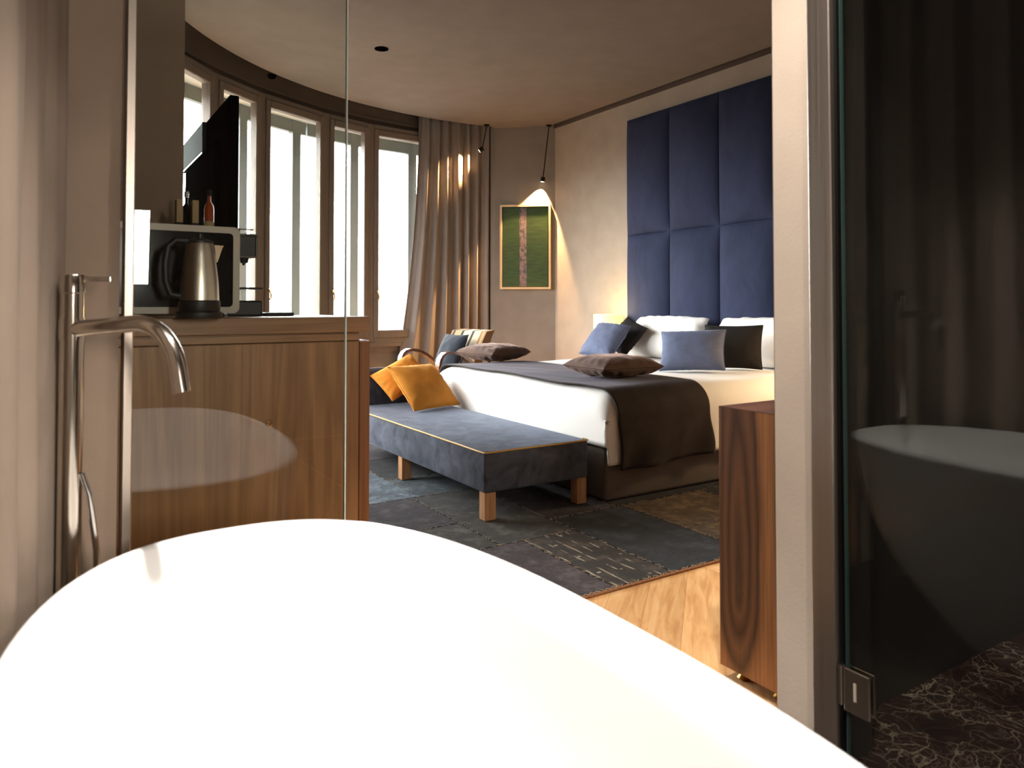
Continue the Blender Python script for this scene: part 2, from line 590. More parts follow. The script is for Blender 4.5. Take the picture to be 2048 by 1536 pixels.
Mt['greyplastic'] = plain('grey_plastic', (52, 54, 52), 0.8, spec=0.05)
Mt['applwhite'] = plain('appliance_white', (196, 184, 166), 0.4)
Mt['beige'] = plain('beige_card', (176, 150, 110), 0.8)
Mt['amber'] = plain('amber_liquid', (150, 62, 14), 0.15)
Mt['shade'] = emission('lit_lamp_shade', (255, 226, 140), 1.5)
Mt['spotlens'] = emission('lit_lens', (255, 224, 180), 18)
Mt['ptframe'] = plain('pale_wood_frame', (214, 184, 142), 0.5)
Mt['painting'] = painting_mat('green_canvas')
Mt['mat_edge'] = plain('dark_slip', (40, 46, 26), 0.7)


# ------------------------------------------------------------------ mesh helpers
def obj(name, bm, m, parent=None, smooth=True, angle=40):
    me = bpy.data.meshes.new(name)
    bmesh.ops.recalc_face_normals(bm, faces=bm.faces[:])
    for f in bm.faces:
        f.smooth = smooth
    if smooth:
        for e in bm.edges:
            if len(e.link_faces) == 2 and e.calc_face_angle(0) > math.radians(angle):
                e.smooth = False
    bm.to_mesh(me)
    bm.free()
    for k in (m if isinstance(m, (list, tuple)) else [m]):
        me.materials.append(Mt[k] if isinstance(k, str) else k)
    o = bpy.data.objects.new(name, me)
    C.objects.link(o)
    if parent:
        o.parent = parent
    return o


def tag(o, label, cat, group=None):
    o['label'] = label
    o['category'] = cat
    if group:
        o['group'] = group
    return o


def thing(name, label, cat, loc=(0, 0, 0), rotz=0.0, group=None, matrix=None):
    o = bpy.data.objects.new(name, None)
    o.empty_display_size = 0.1
    C.objects.link(o)
    if matrix is not None:
        o.matrix_world = matrix
    else:
        o.location = loc
        o.rotation_euler = (0, 0, rotz)
    return tag(o, label, cat, group)


def struct(name, bm, m, smooth=False, parent=None, angle=40):
    o = obj(name, bm, m, parent, smooth, angle)
    o['kind'] = 'structure'
    return o


def B():
    return bmesh.new()


def box(bm, x0, x1, y0, y1, z0, z1, bev=0.0, seg=2, mi=0):
    t = bmesh.new()
    bmesh.ops.create_cube(t, size=1)
    for v in t.verts:
        v.co = Vector((x0 + (v.co.x + .5) * (x1 - x0), y0 + (v.co.y + .5) * (y1 - y0), z0 + (v.co.z + .5) * (z1 - z0)))
    if bev:
        bmesh.ops.bevel(t, geom=t.edges[:], offset=bev, segments=seg, affect='EDGES', profile=0.5)
    join(bm, t, mi)
    return bm


def join(bm, t, mi=0):
    mp = {}
    for v in t.verts:
        mp[v] = bm.verts.new(v.co)
    for f in t.faces:
        try:
            nf = bm.faces.new([mp[v] for v in f.verts])
            nf.material_index = mi
        except ValueError:
            pass
    t.free()


def prism(bm, pts, z0, z1, mi=0):
    a = [bm.verts.new((x, y, z0)) for x, y in pts]
    b = [bm.verts.new((x, y, z1)) for x, y in pts]
    n = len(pts)
    fs = [bm.faces.new(a[::-1]), bm.faces.new(b)]
    for i in range(n):
        fs.append(bm.faces.new((a[i], a[(i + 1) % n], b[(i + 1) % n], b[i])))
    for f in fs:
        f.material_index = mi
    return bm


def lathe(bm, prof, seg=32, loc=(0, 0, 0), caps=True):
    rings = []
    for r, z in prof:
        rings.append([bm.verts.new((loc[0] + r * math.cos(2 * PI * i / seg), loc[1] + r * math.sin(2 * PI * i / seg), loc[2] + z)) for i in range(seg)])
    for a, b in zip(rings, rings[1:]):
        for i in range(seg):
            bm.faces.new((a[i], a[(i + 1) % seg], b[(i + 1) % seg], b[i]))
    if caps:
        bm.faces.new(rings[0][::-1])
        bm.faces.new(rings[-1])
    return bm


def tube(bm, pts, r, seg=14, caps=True):
    pts = [Vector(p) for p in pts]
    rs = r if isinstance(r, (list, tuple)) else [r] * len(pts)
    rings = []
    up = None
    for i, p in enumerate(pts):
        d = (pts[min(i + 1, len(pts) - 1)] - pts[max(i - 1, 0)]).normalized()
        if up is None:
            up = Vector((0, 0, 1)) if abs(d.z) < 0.9 else Vector((1, 0, 0))
        s = d.cross(up).normalized()
        up = s.cross(d).normalized()
        rings.append([bm.verts.new(p + rs[i] * (math.cos(2 * PI * k / seg) * s + math.sin(2 * PI * k / seg) * up)) for k in range(seg)])
    for a, b in zip(rings, rings[1:]):
        for k in range(seg):
            bm.faces.new((a[k], a[(k + 1) % seg], b[(k + 1) % seg], b[k]))
    if caps:
        bm.faces.new(rings[0][::-1])
        bm.faces.new(rings[-1])
    return bm


def grid(bm, f, nu, nv, mi=0):
    vs = [[bm.verts.new(f(i / nu, j / nv)) for j in range(nv + 1)] for i in range(nu + 1)]
    for i in range(nu):
        for j in range(nv):
            fc = bm.faces.new((vs[i][j], vs[i + 1][j], vs[i + 1][j + 1], vs[i][j + 1]))
            fc.material_index = mi
    return vs


def solid(o, t, offset=-1.0):
    md = o.modifiers.new('thickness', 'SOLIDIFY')
    md.thickness = t
    md.offset = offset
    return o


def arc_pts(a0, a1, r, n):
    return [pol(a0 + (a1 - a0) * i / n, r) for i in range(n + 1)]


def arc_band(bm, a0, a1, r0, r1, z0, z1, n=48):
    prism_pts = arc_pts(a0, a1, r0, n) + arc_pts(a1, a0, r1, n)
    # wall of a bay as quads (inner, outer, top, bottom, ends)
    inn, out = arc_pts(a0, a1, r0, n), arc_pts(a0, a1, r1, n)
    v = [[bm.verts.new((*p, z)) for p in q] for q in (inn, out) for z in (z0, z1)]
    i0, i1, o0, o1 = v
    for k in range(n):
        bm.faces.new((i0[k], i0[k + 1], i1[k + 1], i1[k]))
        bm.faces.new((o0[k], o1[k], o1[k + 1], o0[k + 1]))
        bm.faces.new((i1[k], i1[k + 1], o1[k + 1], o1[k]))
        bm.faces.new((i0[k], o0[k], o0[k + 1], i0[k + 1]))
    for k in (0, n):
        bm.faces.new((i0[k], i1[k], o1[k], o0[k]))
    return bm


# ------------------------------------------------------------------ the setting
ZC = 2.91
b = B(); box(b, -0.4, 4.7, -2.1, 7.3, -0.1, 0.0); struct('floor', b, 'floor')
b = B(); box(b, 1.375, 2.8, -2.0, 1.056, -0.02, 0.005); struct('floor_shower', b, 'marble')
b = B(); box(b, -0.32, 1.36, -2.1, 1.66, -0.02, 0.003); struct('floor_bathroom', b, 'darkfloor')

pts = arc_pts(80.3, 178, 3.25, 70)
pts += [(0.18, 2.70), (-0.4, 2.70), (-0.4, 1.66), (1.3, 1.66), (1.3, 1.10), (4.47, 1.10), (4.47, 6.30), (4.03, 6.672)]
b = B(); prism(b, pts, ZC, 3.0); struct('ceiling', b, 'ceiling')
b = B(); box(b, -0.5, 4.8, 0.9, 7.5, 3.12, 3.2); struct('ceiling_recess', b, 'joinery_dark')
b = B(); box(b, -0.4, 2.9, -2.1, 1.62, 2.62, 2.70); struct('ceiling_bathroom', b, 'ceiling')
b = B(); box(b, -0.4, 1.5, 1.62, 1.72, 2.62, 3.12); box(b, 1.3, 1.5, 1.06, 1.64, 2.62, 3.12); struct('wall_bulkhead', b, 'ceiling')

b = B(); box(b, 4.53, 4.65, 1.0, 6.40, 0, 3.12); struct('wall_headboard', b, 'wall')
b = B(); box(b, 4.518, 4.53, 1.16, 6.262, 2.885, 2.93); struct('shade_strip', b, 'gap_shade')  # dark strip painting in the shade of the gap below the ceiling
b = B(); prism(b, [(4.034, 6.673), (4.53, 6.253), (4.75, 6.45), (4.3, 7.1), pol(79.3, 3.62)], 0, 3.12); struct('wall_back', b, 'wall_back')
b = B(); prism(b, [(4.034, 6.673), pol(79.0, 3.6), pol(80.1, 3.52), pol(80.1, 3.34)], 0, 3.12); struct('wall_return', b, 'wall_back')
b = B(); box(b, 1.503, 4.65, 1.06, 1.16, 0, 3.12); struct('wall_front', b, 'wall')
b = B(); box(b, 1.37, 1.53, 0.963, 1.0585, 0, 2.62, 0.004, 1); struct('wall_pillar', b, 'pillar')
b = B(); box(b, 1.40, 2.75, 1.048, 1.0599, 0.0, 2.62); box(b, 2.70, 2.80, -2.0, 1.06, 0, 2.62); struct('wall_shower', b, 'darkwall')
b = B(); box(b, 1.402, 1.56, 0.953, 0.9625, 0.0, 2.62); struct('shade_panel', b, 'darkwall')  # dark sheet on the pillar side, painting in its dimness behind the glass
b = B(); box(b, -0.42, -0.32, -2.1, 2.72, 0, 3.12); struct('wall_left', b, 'bathwall')
b = B(); box(b, -0.4, 2.9, -2.2, -2.1, 0, 2.7); struct('wall_rear', b, 'bathwall')
b = B(); box(b, -0.32, 0.118, 1.66, 1.74, 0, 2.62); struct('wall_bathroom', b, 'bathwall')
b = B(); box(b, -0.42, 0.384, 2.72, 2.86, 0, 3.12); struct('wall_stub', b, 'bathwall')
b = B(); box(b, -0.42, 0.0, 2.86, 4.2, 0, 3.12); struct('wall_side', b, 'wall_back')

# the round bay: parapet, header, and the windows between
b = B(); arc_band(b, 79.0, 176, 3.52, 3.86, 0, 0.59, 70); struct('wall_parapet', b, 'wall_back', True)
b = B(); arc_band(b, 79.0, 90.0, 3.50, 3.70, 0.59, 3.12, 10); arc_band(b, 168, 176, 3.50, 3.70, 0.59, 3.12, 8)
struct('wall_bay', b, 'wall_back', True)
b = B()
arc_band(b, 79.0, 176, 3.50, 3.90, 2.80, 3.12, 70)
arc_band(b, 90.0, 168, 3.475, 3.50, 2.86, 3.10, 60)
struct('wall_header', b, 'joinery_dark', True)
b = B(); arc_band(b, 90.0, 168, 3.44, 3.56, 0.585, 0.625, 60); arc_band(b, 90.0, 168, 3.49, 3.53, 0.53, 0.585, 60)
struct('trim_2', b, 'joinery', True)
b = B(); arc_band(b, 90.0, 168, 3.462, 3.50, 2.845, 2.872, 60); struct('trim_3', b, 'joinery_dark', True)
b = B(); arc_band(b, 80.0, 168, 3.56, 3.90, 2.745, 2.80, 60); arc_band(b, 80, 168, 3.56, 3.90, 0.58, 0.62, 60)
struct('trim_4', b, 'reveal', True)

bounds = [90.0, 102.7, 111.45, 124.0, 133.38, 146.0, 155.0, 168.0]
obars = [92.3, 102.9, 113.4, 122.9, 134.2, 146.5, 156.0]
for k in range(7):
    a1, a0 = bounds[k], bounds[k + 1]
    P0, P1 = Vector(pol(a0, 3.5)), Vector(pol(a1, 3.5))
    mid = (P0 + P1) / 2
    d = (P1 - P0)
    w = d.length
    root = bpy.data.objects.new('window_%d' % (k + 1), None)
    root.location = (mid.x, mid.y, 0)
    root.rotation_euler = (0, 0, math.atan2(d.y, d.x))
    root['kind'] = 'structure'
    C.objects.link(root)
    hw = w / 2
    z0, z1 = 0.622, 2.803
    f = B()
    sw = 0.044
    box(f, -hw, -hw + sw, -0.045, 0.045, z0, z1, 0.004, 1); box(f, hw - sw, hw, -0.045, 0.045, z0, z1, 0.004, 1)
    box(f, -hw + sw, hw - sw, -0.045, 0.045, z1 - 0.05, z1, 0.004, 1); box(f, -hw + sw, hw - sw, -0.045, 0.045, z0, z0 + 0.055, 0.004, 1)
    obj('window_frame', f, 'joinery', root, False)
    f = B()
    a, c = hw - sw + 0.004, 0.05
    lo, hi = z0 + 0.05, z1 - 0.046
    box(f, -a, -a + c, -0.06, 0.01, lo, hi, 0.006, 1); box(f, a - c, a, -0.06, 0.01, lo, hi, 0.006, 1)
    box(f, -a + c, a - c, -0.06, 0.01, lo, lo + 0.078, 0.006, 1); box(f, -a + c, a - c, -0.06, 0.01, hi - 0.066, hi, 0.006, 1)
    sash = obj('sash', f, 'joinery', root, False)
    f = B(); box(f, -a + c - 0.004, a - c + 0.004, -0.03, -0.022, lo + 0.07, hi - 0.06); obj('pane', f, 'winglass', sash, False)
    # brass espagnolette handle on the left stile
    f = B()
    hx = -a + c * 0.5
    lathe(f, [(0.011, 0), (0.011, 0.012)], 12, (0, 0, 0))
    for v in f.verts:
        v.co = Vector((hx + v.co.x, -0.06 - v.co.z, 1.135 + v.co.y))
    tube(f, [(hx, -0.072, 1.135), (hx, -0.085, 1.12), (hx + 0.012, -0.088, 1.09), (hx + 0.012, -0.085, 1.06), (hx + 0.004, -0.08, 1.045)], 0.006, 8)
    obj('window_handle', f, 'brass', root)
    # storm window beyond, seen through the pane
    cb = Vector(pol(obars[k], 3.76)) - mid
    ang = -math.atan2(d.y, d.x)
    lx = cb.x * math.cos(ang) - cb.y * math.sin(ang)
    ly = cb.x * math.sin(ang) + cb.y * math.cos(ang)
    f = B()
    box(f, lx - 0.05, lx + 0.05, ly - 0.03, ly + 0.03, 0.62, 2.745)
    box(f, -hw * 1.05, hw * 1.05, ly - 0.025, ly + 0.025, 2.63, 2.746)
    box(f, -hw * 1.05, hw * 1.05, ly - 0.025, ly + 0.025, 0.62, 0.70)
    obj('outer_frame', f, 'outer', root, False)
    # daylight portal
    pc = pol((a0 + a1) / 2, 3.66)
    lp = light('daylight_portal', 'AREA', (*pc, 1.7), 1, (1, 1, 1), (CC.x, CC.y, 1.7), shape='RECTANGLE', size=w, size_y=2.1)
    lp.data.cycles.is_portal = True


# ------------------------------------------------------------------ bathroom things
def ring(n, pc, qc, a, bb, z, seg=96):
    out = []
    for i in range(seg):
        t = 2 * PI * i / seg
        c, s = math.cos(t), math.sin(t)
        out.append((pc + a * math.copysign(abs(c) ** (2 / n), c), qc + bb * math.copysign(abs(s) ** (2 / n), s), z))
    return out


def make_tub():
    t = thing('bathtub', 'large white freestanding oval bathtub filling the foreground', 'bathtub', (0.30, 0.74, 0))
    bm = B()
    A, Bq, Zr = 0.372, 0.75, 0.57
    prof = [(0.0, 0.585), (0.012, 0.60), (0.05, 0.655), (0.10, 0.72), (0.16, 0.79), (0.23, 0.855), (0.31, 0.91), (0.40, 0.952), (0.48, 0.98), (0.54, 0.994), (0.562, 0.999)]
    rings = [ring(2.5, 0, 0, A * s, Bq * s, z) for z, s in prof]
    rings += [ring(2.5, 0, 0, A - 0.002, Bq - 0.002, Zr - 0.002), ring(2.5, 0, 0, A - 0.007, Bq - 0.007, Zr + 0.001), ring(2.5, 0, 0, A - 0.016, Bq - 0.016, Zr), ring(2.5, 0, 0, A - 0.022, Bq - 0.022, Zr - 0.006)]
    for z, s in ((0.50, 0.985), (0.42, 0.965), (0.34, 0.935), (0.27, 0.89), (0.21, 0.83), (0.165, 0.75), (0.14, 0.64), (0.132, 0.45), (0.13, 0.2)):
        rings.append(ring(2.5, 0, 0, (A - 0.026) * s, (Bq - 0.026) * s, z))
    vs = [[bm.verts.new(p) for p in r] for r in rings]
    n = len(vs[0])
    for a, c in zip(vs, vs[1:]):
        for i in range(n):
            bm.faces.new((a[i], a[(i + 1) % n], c[(i + 1) % n], c[i]))
    bm.faces.new(vs[0][::-1]); bm.faces.new(vs[-1])
    obj('shell', bm, 'ceramic', t, True, 60)
    bm = B(); lathe(bm, [(0.001, 0), (0.03, 0.0), (0.032, 0.003), (0.026, 0.006), (0.001, 0.007)], 24, (0, -0.1, 0.1305))
    obj('drain', bm, 'chrome', t)
    return t


make_tub()


def make_faucet():
    x, y = 0.034, 1.52
    t = thing('bath_faucet', 'tall freestanding brushed steel bath mixer between the tub and the beige wall', 'faucet', (x, y, 0))
    bm = B(); lathe(bm, [(0.05, 0), (0.05, 0.008), (0.046, 0.012), (0.02, 0.012)], 32); obj('base_plate', bm, 'steel', t)
    bm = B(); lathe(bm, [(0.0195, 0.01), (0.0195, 1.02)], 32); obj('pole', bm, 'steel', t)
    bm = B(); lathe(bm, [(0.0195, 1.0225), (0.0205, 1.0225), (0.0205, 1.052), (0.019, 1.054)], 32); cap = obj('mixer_cap', bm, 'steel', t)
    bm = B(); tube(bm, [(0.015, -0.004, 1.046), (0.058, -0.016, 1.047)], 0.0045, 10); obj('lever', bm, 'steel', cap)
    d = Vector((0.147, -0.218, 0)).normalized()
    pth = [Vector((0, 0, 0.957)) + d * 0.012]
    R_ = 0.095
    run = 0.262 - R_
    zt = 0.957
    for i in range(1, 6):
        pth.append(Vector((0, 0, zt + 0.012 * i / 5)) + d * (run * i / 5))
    zt += 0.012
    for i in range(1, 13):
        a = math.radians(80) * i / 12
        pth.append(Vector((0, 0, zt - R_ * (1 - math.cos(a)))) + d * (run + R_ * math.sin(a)))
    e = pth[-1] - pth[-2]
    e.normalize()
    pth.append(pth[-1] + e * 0.035)
    bm = B(); tube(bm, pth, 0.0145, 20); obj('spout', bm, 'steel', t)
    bm = B(); lathe(bm, [(0.021, 0.938), (0.021, 0.976)], 32); obj('collar', bm, 'steel', t)
    hp = [(0.018, -0.010, 0.70), (0.03, -0.012, 0.66), (0.042, -0.012, 0.56), (0.044, -0.006, 0.44), (0.036, 0.0, 0.32), (0.026, 0.0, 0.16), (0.022, 0.0, 0.03)]
    sm = []
    for i in range(len(hp) - 1):
        for k in range(4):
            sm.append(Vector(hp[i]).lerp(Vector(hp[i + 1]), k / 4))
    bm = B(); tube(bm, sm + [Vector(hp[-1])], 0.0055, 10); obj('shower_hose', bm, 'chrome', t)


make_faucet()


def make_curtain(name, label, path, z0, z1, amp, folds, m, flare=0.0, nz=14, per=12, seed=1, thick=0.004):
    """Pleated cloth hung along a path; the pleats open out towards the floor."""
    rnd = random.Random(seed)
    P = [Vector(p) for p in path]
    ln = [0]
    for a, c in zip(P, P[1:]):
        ln.append(ln[-1] + (c - a).length)

    def at(s):
        s = s * ln[-1]
        for i in range(len(P) - 1):
            if s <= ln[i + 1] + 1e-9:
                f = (s - ln[i]) / (ln[i + 1] - ln[i])
                return P[i].lerp(P[i + 1], f), (P[i + 1] - P[i]).normalized()
        return P[-1], (P[-1] - P[-2]).normalized()
    ph = [rnd.uniform(-0.9, 0.9) for _ in range(folds + 2)]
    am = [rnd.uniform(0.55, 1.25) for _ in range(folds + 2)]
    bm = B()

    def f(u, v):
        p, d = at(u)
        nrm = Vector((-d.y, d.x))
        q = u * folds
        i = int(min(q, folds - 1e-6))
        fr = q - i
        pa = ph[i] * (1 - fr) + ph[i + 1] * fr
        aa = am[i] * (1 - fr) + am[i + 1] * fr
        z = z1 + (z0 - z1) * v
        wv = math.sin(2 * PI * q + pa + 0.5 * math.sin(3 * v + i))
        wv = math.copysign(abs(wv) ** 0.8, wv)
        o = amp * aa * (0.55 + 0.45 * v) * wv + 0.25 * amp * math.sin(4 * PI * q + 2 * v)
        e = nrm * o + d * (flare * v ** 2.2 * (0.5 - u) * 2 if u < 0.5 else 0)
        return Vector((p.x + e.x, p.y + e.y, z))
    grid(bm, f, folds * per, nz)
    o = obj(name, bm, m, None, True, 80)
    solid(o, thick, 0)
    return o


c = make_curtain('bath_curtain', 'beige full-length bathroom curtain hanging at the left edge beside the tall tub mixer', [(0.008, 1.60), (-0.05, 1.27), (-0.14, 0.9), (-0.17, 0.3), (-0.17, -1.7)], 0.03, 2.55, 0.022, 22, 'bathcurtain', 0.0, seed=4)
tag(c, 'beige full-length bathroom curtain hanging at the left edge beside the tall tub mixer', 'curtain')

# glass screen at the end of the tub
t = thing('glass_screen', 'clear fixed glass screen in a steel channel at the end of the tub', 'glass screen', (0.13, 1.68, 0))
b = B(); box(b, -0.006, 0.012, -0.045, 0.012, 0.0, 2.60, 0.002, 1); obj('channel', b, 'steel_frame', t, False)
b = B(); box(b, 0.012, 0.466, -0.005, 0.005, 0.004, 2.60); obj('glass_pane', b, 'glass', t, False)
b = B(); box(b, 0.466, 0.4685, -0.005, 0.005, 0.004, 2.60); obj('polished_edge', b, 'glassedge', t, False)

# shower: steel post and frameless glass door on a hinge
t = thing('shower_post', 'tall brushed steel post between the white pillar and the shower door', 'post', (1.38, 0.934, 0))
b = B(); box(b, -0.018, 0.018, -0.026, 0.028, 0.0, 2.60, 0.003, 2); obj('post_profile', b, 'steel_frame', t, False)
b = B(); box(b, -0.004, 0.012, -0.033, -0.026, 0.0, 2.60); obj('rubber_seal', b, 'blackmetal', t, False)
t = thing('shower_door', 'dark glass shower door on a square steel hinge, reflecting the tub', 'shower door', (1.37, 0.887, 0))
b = B(); box(b, -0.005, 0.005, -0.85, -0.0015, 0.012, 2.2); obj('glass_pane', b, 'glass', t, False)
b = B(); box(b, -0.005, 0.005, -0.0015, 0.0, 0.012, 2.2); obj('polished_edge', b, 'tealedge', t, False)
b = B()
box(b, -0.013, -0.005, -0.053, 0.001, 0.186, 0.272, 0.002, 2); box(b, 0.005, 0.013, -0.053, 0.001, 0.186, 0.272, 0.002, 2)
h = obj('hinge', b, 'steel', t, False)
b = B(); box(b, -0.020, -0.002, 0.001, 0.009, 0.196, 0.276, 0.002, 1); obj('hinge_leaf', b, 'steel', h, False)
b = B(); box(b, -0.0145, -0.0125, -0.026, -0.021, 0.213, 0.248); obj('hinge_slot', b, 'applwhite', h, False)


# ------------------------------------------------------------------ minibar cabinet and what stands on it
CX = 0.864
t = thing('minibar_cabinet', 'oak minibar cabinet with a thick top behind the glass screen', 'cabinet', (0.33, 2.2, 0))
x0, x1 = -0.58, CX - 0.33
b = B(); box(b, x0, x1, 0.0, 0.49, 0.914, 0.963, 0.002, 1); obj('top', b, 'oak_h', t, False)
b = B(); box(b, x0, x1 - 0.03, 0.02, 0.47, 0.888, 0.914); box(b, x0, x1 - 0.034, 0.0, 0.02, 0.8895, 0.909); obj('top_rail', b, 'oak_h', t, False)
b = B(); box(b, x0, x1, 0.021, 0.49, 0.0, 0.888, 0.002, 1); obj('carcass', b, 'oak', t, False)
b = B(); box(b, x0 + 0.02, x1 - 0.036, 0.0, 0.02, 0.03, 0.886, 0.0015, 1); dr = obj('door', b, 'oak', t, False)
b = B(); box(b, x1 - 0.034, x1, 0.0, 0.021, 0.0, 0.886, 0.0015, 1); obj('edge_panel', b, 'oak_red', t, False)
b = B()
tr = [(0.008 * math.cos(2 * PI * i / 24), 0, 0.008 * math.sin(2 * PI * i / 24)) for i in range(25)]
tube(b, [(0.221 + x, -0.002, 0.65 + z) for x, y, z in tr], 0.0022, 8, False)
obj('ring_pull', b, 'brass', dr)

# microwave
t = thing('microwave', 'white framed microwave with a dark glass door on the oak cabinet', 'microwave', (0.30, 2.30, 0.963))


def rrect(x0, x1, z0, z1, r, n=8):
    out = []
    for cx, cz, a0 in ((x1 - r, z1 - r, 0), (x0 + r, z1 - r, 90), (x0 + r, z0 + r, 180), (x1 - r, z0 + r, 270)):
        for i in range(n + 1):
            a = math.radians(a0 + 90 * i / n)
            out.append((cx + r * math.cos(a), cz + r * math.sin(a)))
    return out


def plate(bm, outline, y0, y1, hole=None):
    a = [bm.verts.new((x, y0, z)) for x, z in outline]
    c = [bm.verts.new((x, y1, z)) for x, z in outline]
    n = len(a)
    for i in range(n):
        bm.faces.new((a[i], a[(i + 1) % n], c[(i + 1) % n], c[i]))
    if hole is None:
        bm.faces.new(a); bm.faces.new(c[::-1])
    else:
        h0 = [bm.verts.new((x, y0, z)) for x, z in hole]
        h1 = [bm.verts.new((x, y1, z)) for x, z in hole]
        for i in range(n):
            j = (i + 1) % n
            bm.faces.new((a[i], a[j], h0[j], h0[i]))
            bm.faces.new((c[i], h1[i], h1[j], c[j]))
            bm.faces.new((h0[i], h0[j], h1[j], h1[i]))
    return bm


b = B(); box(b, -0.225, 0.178, 0.022, 0.17, 0.014, 0.268, 0.006, 2); obj('body', b, 'applwhite', t, False)
b = B(); plate(b, rrect(-0.23, 0.185, 0.012, 0.272, 0.018), 0.0, 0.022, rrect(-0.214, 0.166, 0.031, 0.253, 0.012)); dr = obj('door_frame', b, 'applwhite', t)
b = B(); box(b, -0.214, 0.166, 0.006, 0.02, 0.031, 0.253); obj('door_glass', b, 'blackgloss', dr, False)
for sx in (-0.19, 0.14):
    b = B(); lathe(b, [(0.012, 0), (0.012, 0.014)], 16, (sx, 0.05, 0.0)); obj('foot', b, 'black_matte', t)

# kettle
t = thing('kettle', 'brushed steel electric kettle on a black base in front of the microwave', 'kettle', (0.348, 2.15, 0.963))
b = B(); lathe(b, [(0.058, 0.0), (0.060, 0.004), (0.060, 0.016), (0.054, 0.02)], 40); obj('power_base', b, 'black_matte', t)
b = B(); lathe(b, [(0.052, 0.02), (0.054, 0.024), (0.054, 0.047), (0.051, 0.05)], 40); obj('heater_ring', b, 'black_matte', t)
b = B(); lathe(b, [(0.0505, 0.05), (0.0505, 0.06), (0.0485, 0.10), (0.044, 0.14), (0.039, 0.175), (0.036, 0.20), (0.034, 0.207)], 48); bd = obj('body', b, 'kettle_steel', t)
b = B()
sp = [((0.034, -0.014, 0.203), (0.034, 0.014, 0.203), (0.062, 0.0, 0.203)), ((0.037, -0.012, 0.19), (0.037, 0.012, 0.19), (0.058, 0.0, 0.196)), ((0.042, -0.004, 0.155), (0.042, 0.004, 0.155), (0.046, 0, 0.157))]
r0 = [[b.verts.new(p) for p in s_] for s_ in sp]
for a, c_ in zip(r0, r0[1:]):
    for i in range(3):
        b.faces.new((a[i], a[(i + 1) % 3], c_[(i + 1) % 3], c_[i]))
b.faces.new(r0[0]); b.faces.new(r0[-1][::-1])
obj('spout', b, 'kettle_steel', bd, False)
b = B(); lathe(b, [(0.034, 0.207), (0.034, 0.212), (0.02, 0.219), (0.008, 0.221), (0.008, 0.232), (0.001, 0.234)], 32); obj('lid', b, 'black_matte', t)
b = B(); tube(b, [(-0.030, -0.002, 0.213), (-0.062, -0.004, 0.214), (-0.082, -0.005, 0.195), (-0.088, -0.005, 0.15), (-0.086, -0.005, 0.10), (-0.074, -0.004, 0.066), (-0.048, -0.002, 0.062)], 0.0095, 12); obj('handle', b, 'black_matte', t)

# capsule coffee machine to the right of the microwave
t = thing('coffee_machine', 'small black coffee machine with chrome trim right of the microwave', 'coffee machine', (0.56, 2.56, 0.963))
b = B(); box(b, -0.07, 0.042, -0.06, 0.10, 0.0, 0.052, 0.006, 2); obj('base', b, 'black_matte', t, False)
b = B(); box(b, -0.07, -0.032, -0.03, 0.10, 0.052, 0.21, 0.006, 2); obj('column', b, 'black_matte', t, False)
b = B(); box(b, -0.07, 0.024, -0.05, 0.10, 0.196, 0.272, 0.006, 2); hd = obj('brew_head', b, 'black_matte', t, False)
b = B(); plate(b, rrect(-0.072, 0.026, 0.194, 0.274, 0.005, 3), -0.053, -0.049, rrect(-0.066, 0.0225, 0.2005, 0.268, 0.004, 3)); obj('chrome_trim', b, 'chrome', hd, False)
b = B(); lathe(b, [(0.012, 0.178), (0.016, 0.196)], 16, (-0.01, -0.02, 0)); lathe(b, [(0.004, 0.170), (0.006, 0.18)], 10, (-0.012, -0.02, 0)); obj('nozzle', b, 'black_matte', hd)
b = B(); box(b, -0.04, 0.044, -0.055, 0.03, 0.090, 0.096, 0.002, 1); obj('cup_shelf', b, 'black_matte', t, False)
b = B(); box(b, -0.06, 0.02, -0.02, 0.06, 0.290, 0.294, 0.001, 1); box(b, -0.05, -0.02, 0, 0.05, 0.272, 0.291); obj('lever', b, 'chrome', t, False)
b = B(); box(b, 0.604, 0.70, 2.47, 2.58, 0.9632, 0.9745, 0.004, 2)
tag(obj('drip_tray', b, 'black_matte', None, False), 'flat black tray lying beside the coffee machine', 'tray')
b = B(); lathe(b, [(0.010, 0), (0.013, 0.03), (0.0135, 0.034)], 20, (0.553, 2.545, 1.0152))
lathe(b, [(0.0125, 0.034), (0.009, 0.004)], 20, (0.553, 2.545, 1.0152))
tag(obj('shot_glass', b, 'winglass'), 'small clear glass standing under the coffee nozzle', 'glass')

# on top of the microwave
mz = 0.963 + 0.269


def bottle(name, loc, prof, m, label, capz, capm, lab=None):
    t = thing(name, label, 'bottle', loc)
    b = B(); lathe(b, prof, 28); bd = obj('glass_body', b, m, t)
    b = B(); lathe(b, [(prof[-1][0] + 0.002, capz), (prof[-1][0] + 0.002, capz + 0.018), (0.004, capz + 0.019)], 20); obj('cap', b, capm, t)
    if lab:
        b = B(); lathe(b, [(lab[0], lab[1]), (lab[0], lab[2])], 28, caps=False); obj('paper_label', b, 'beige', bd)
    return t


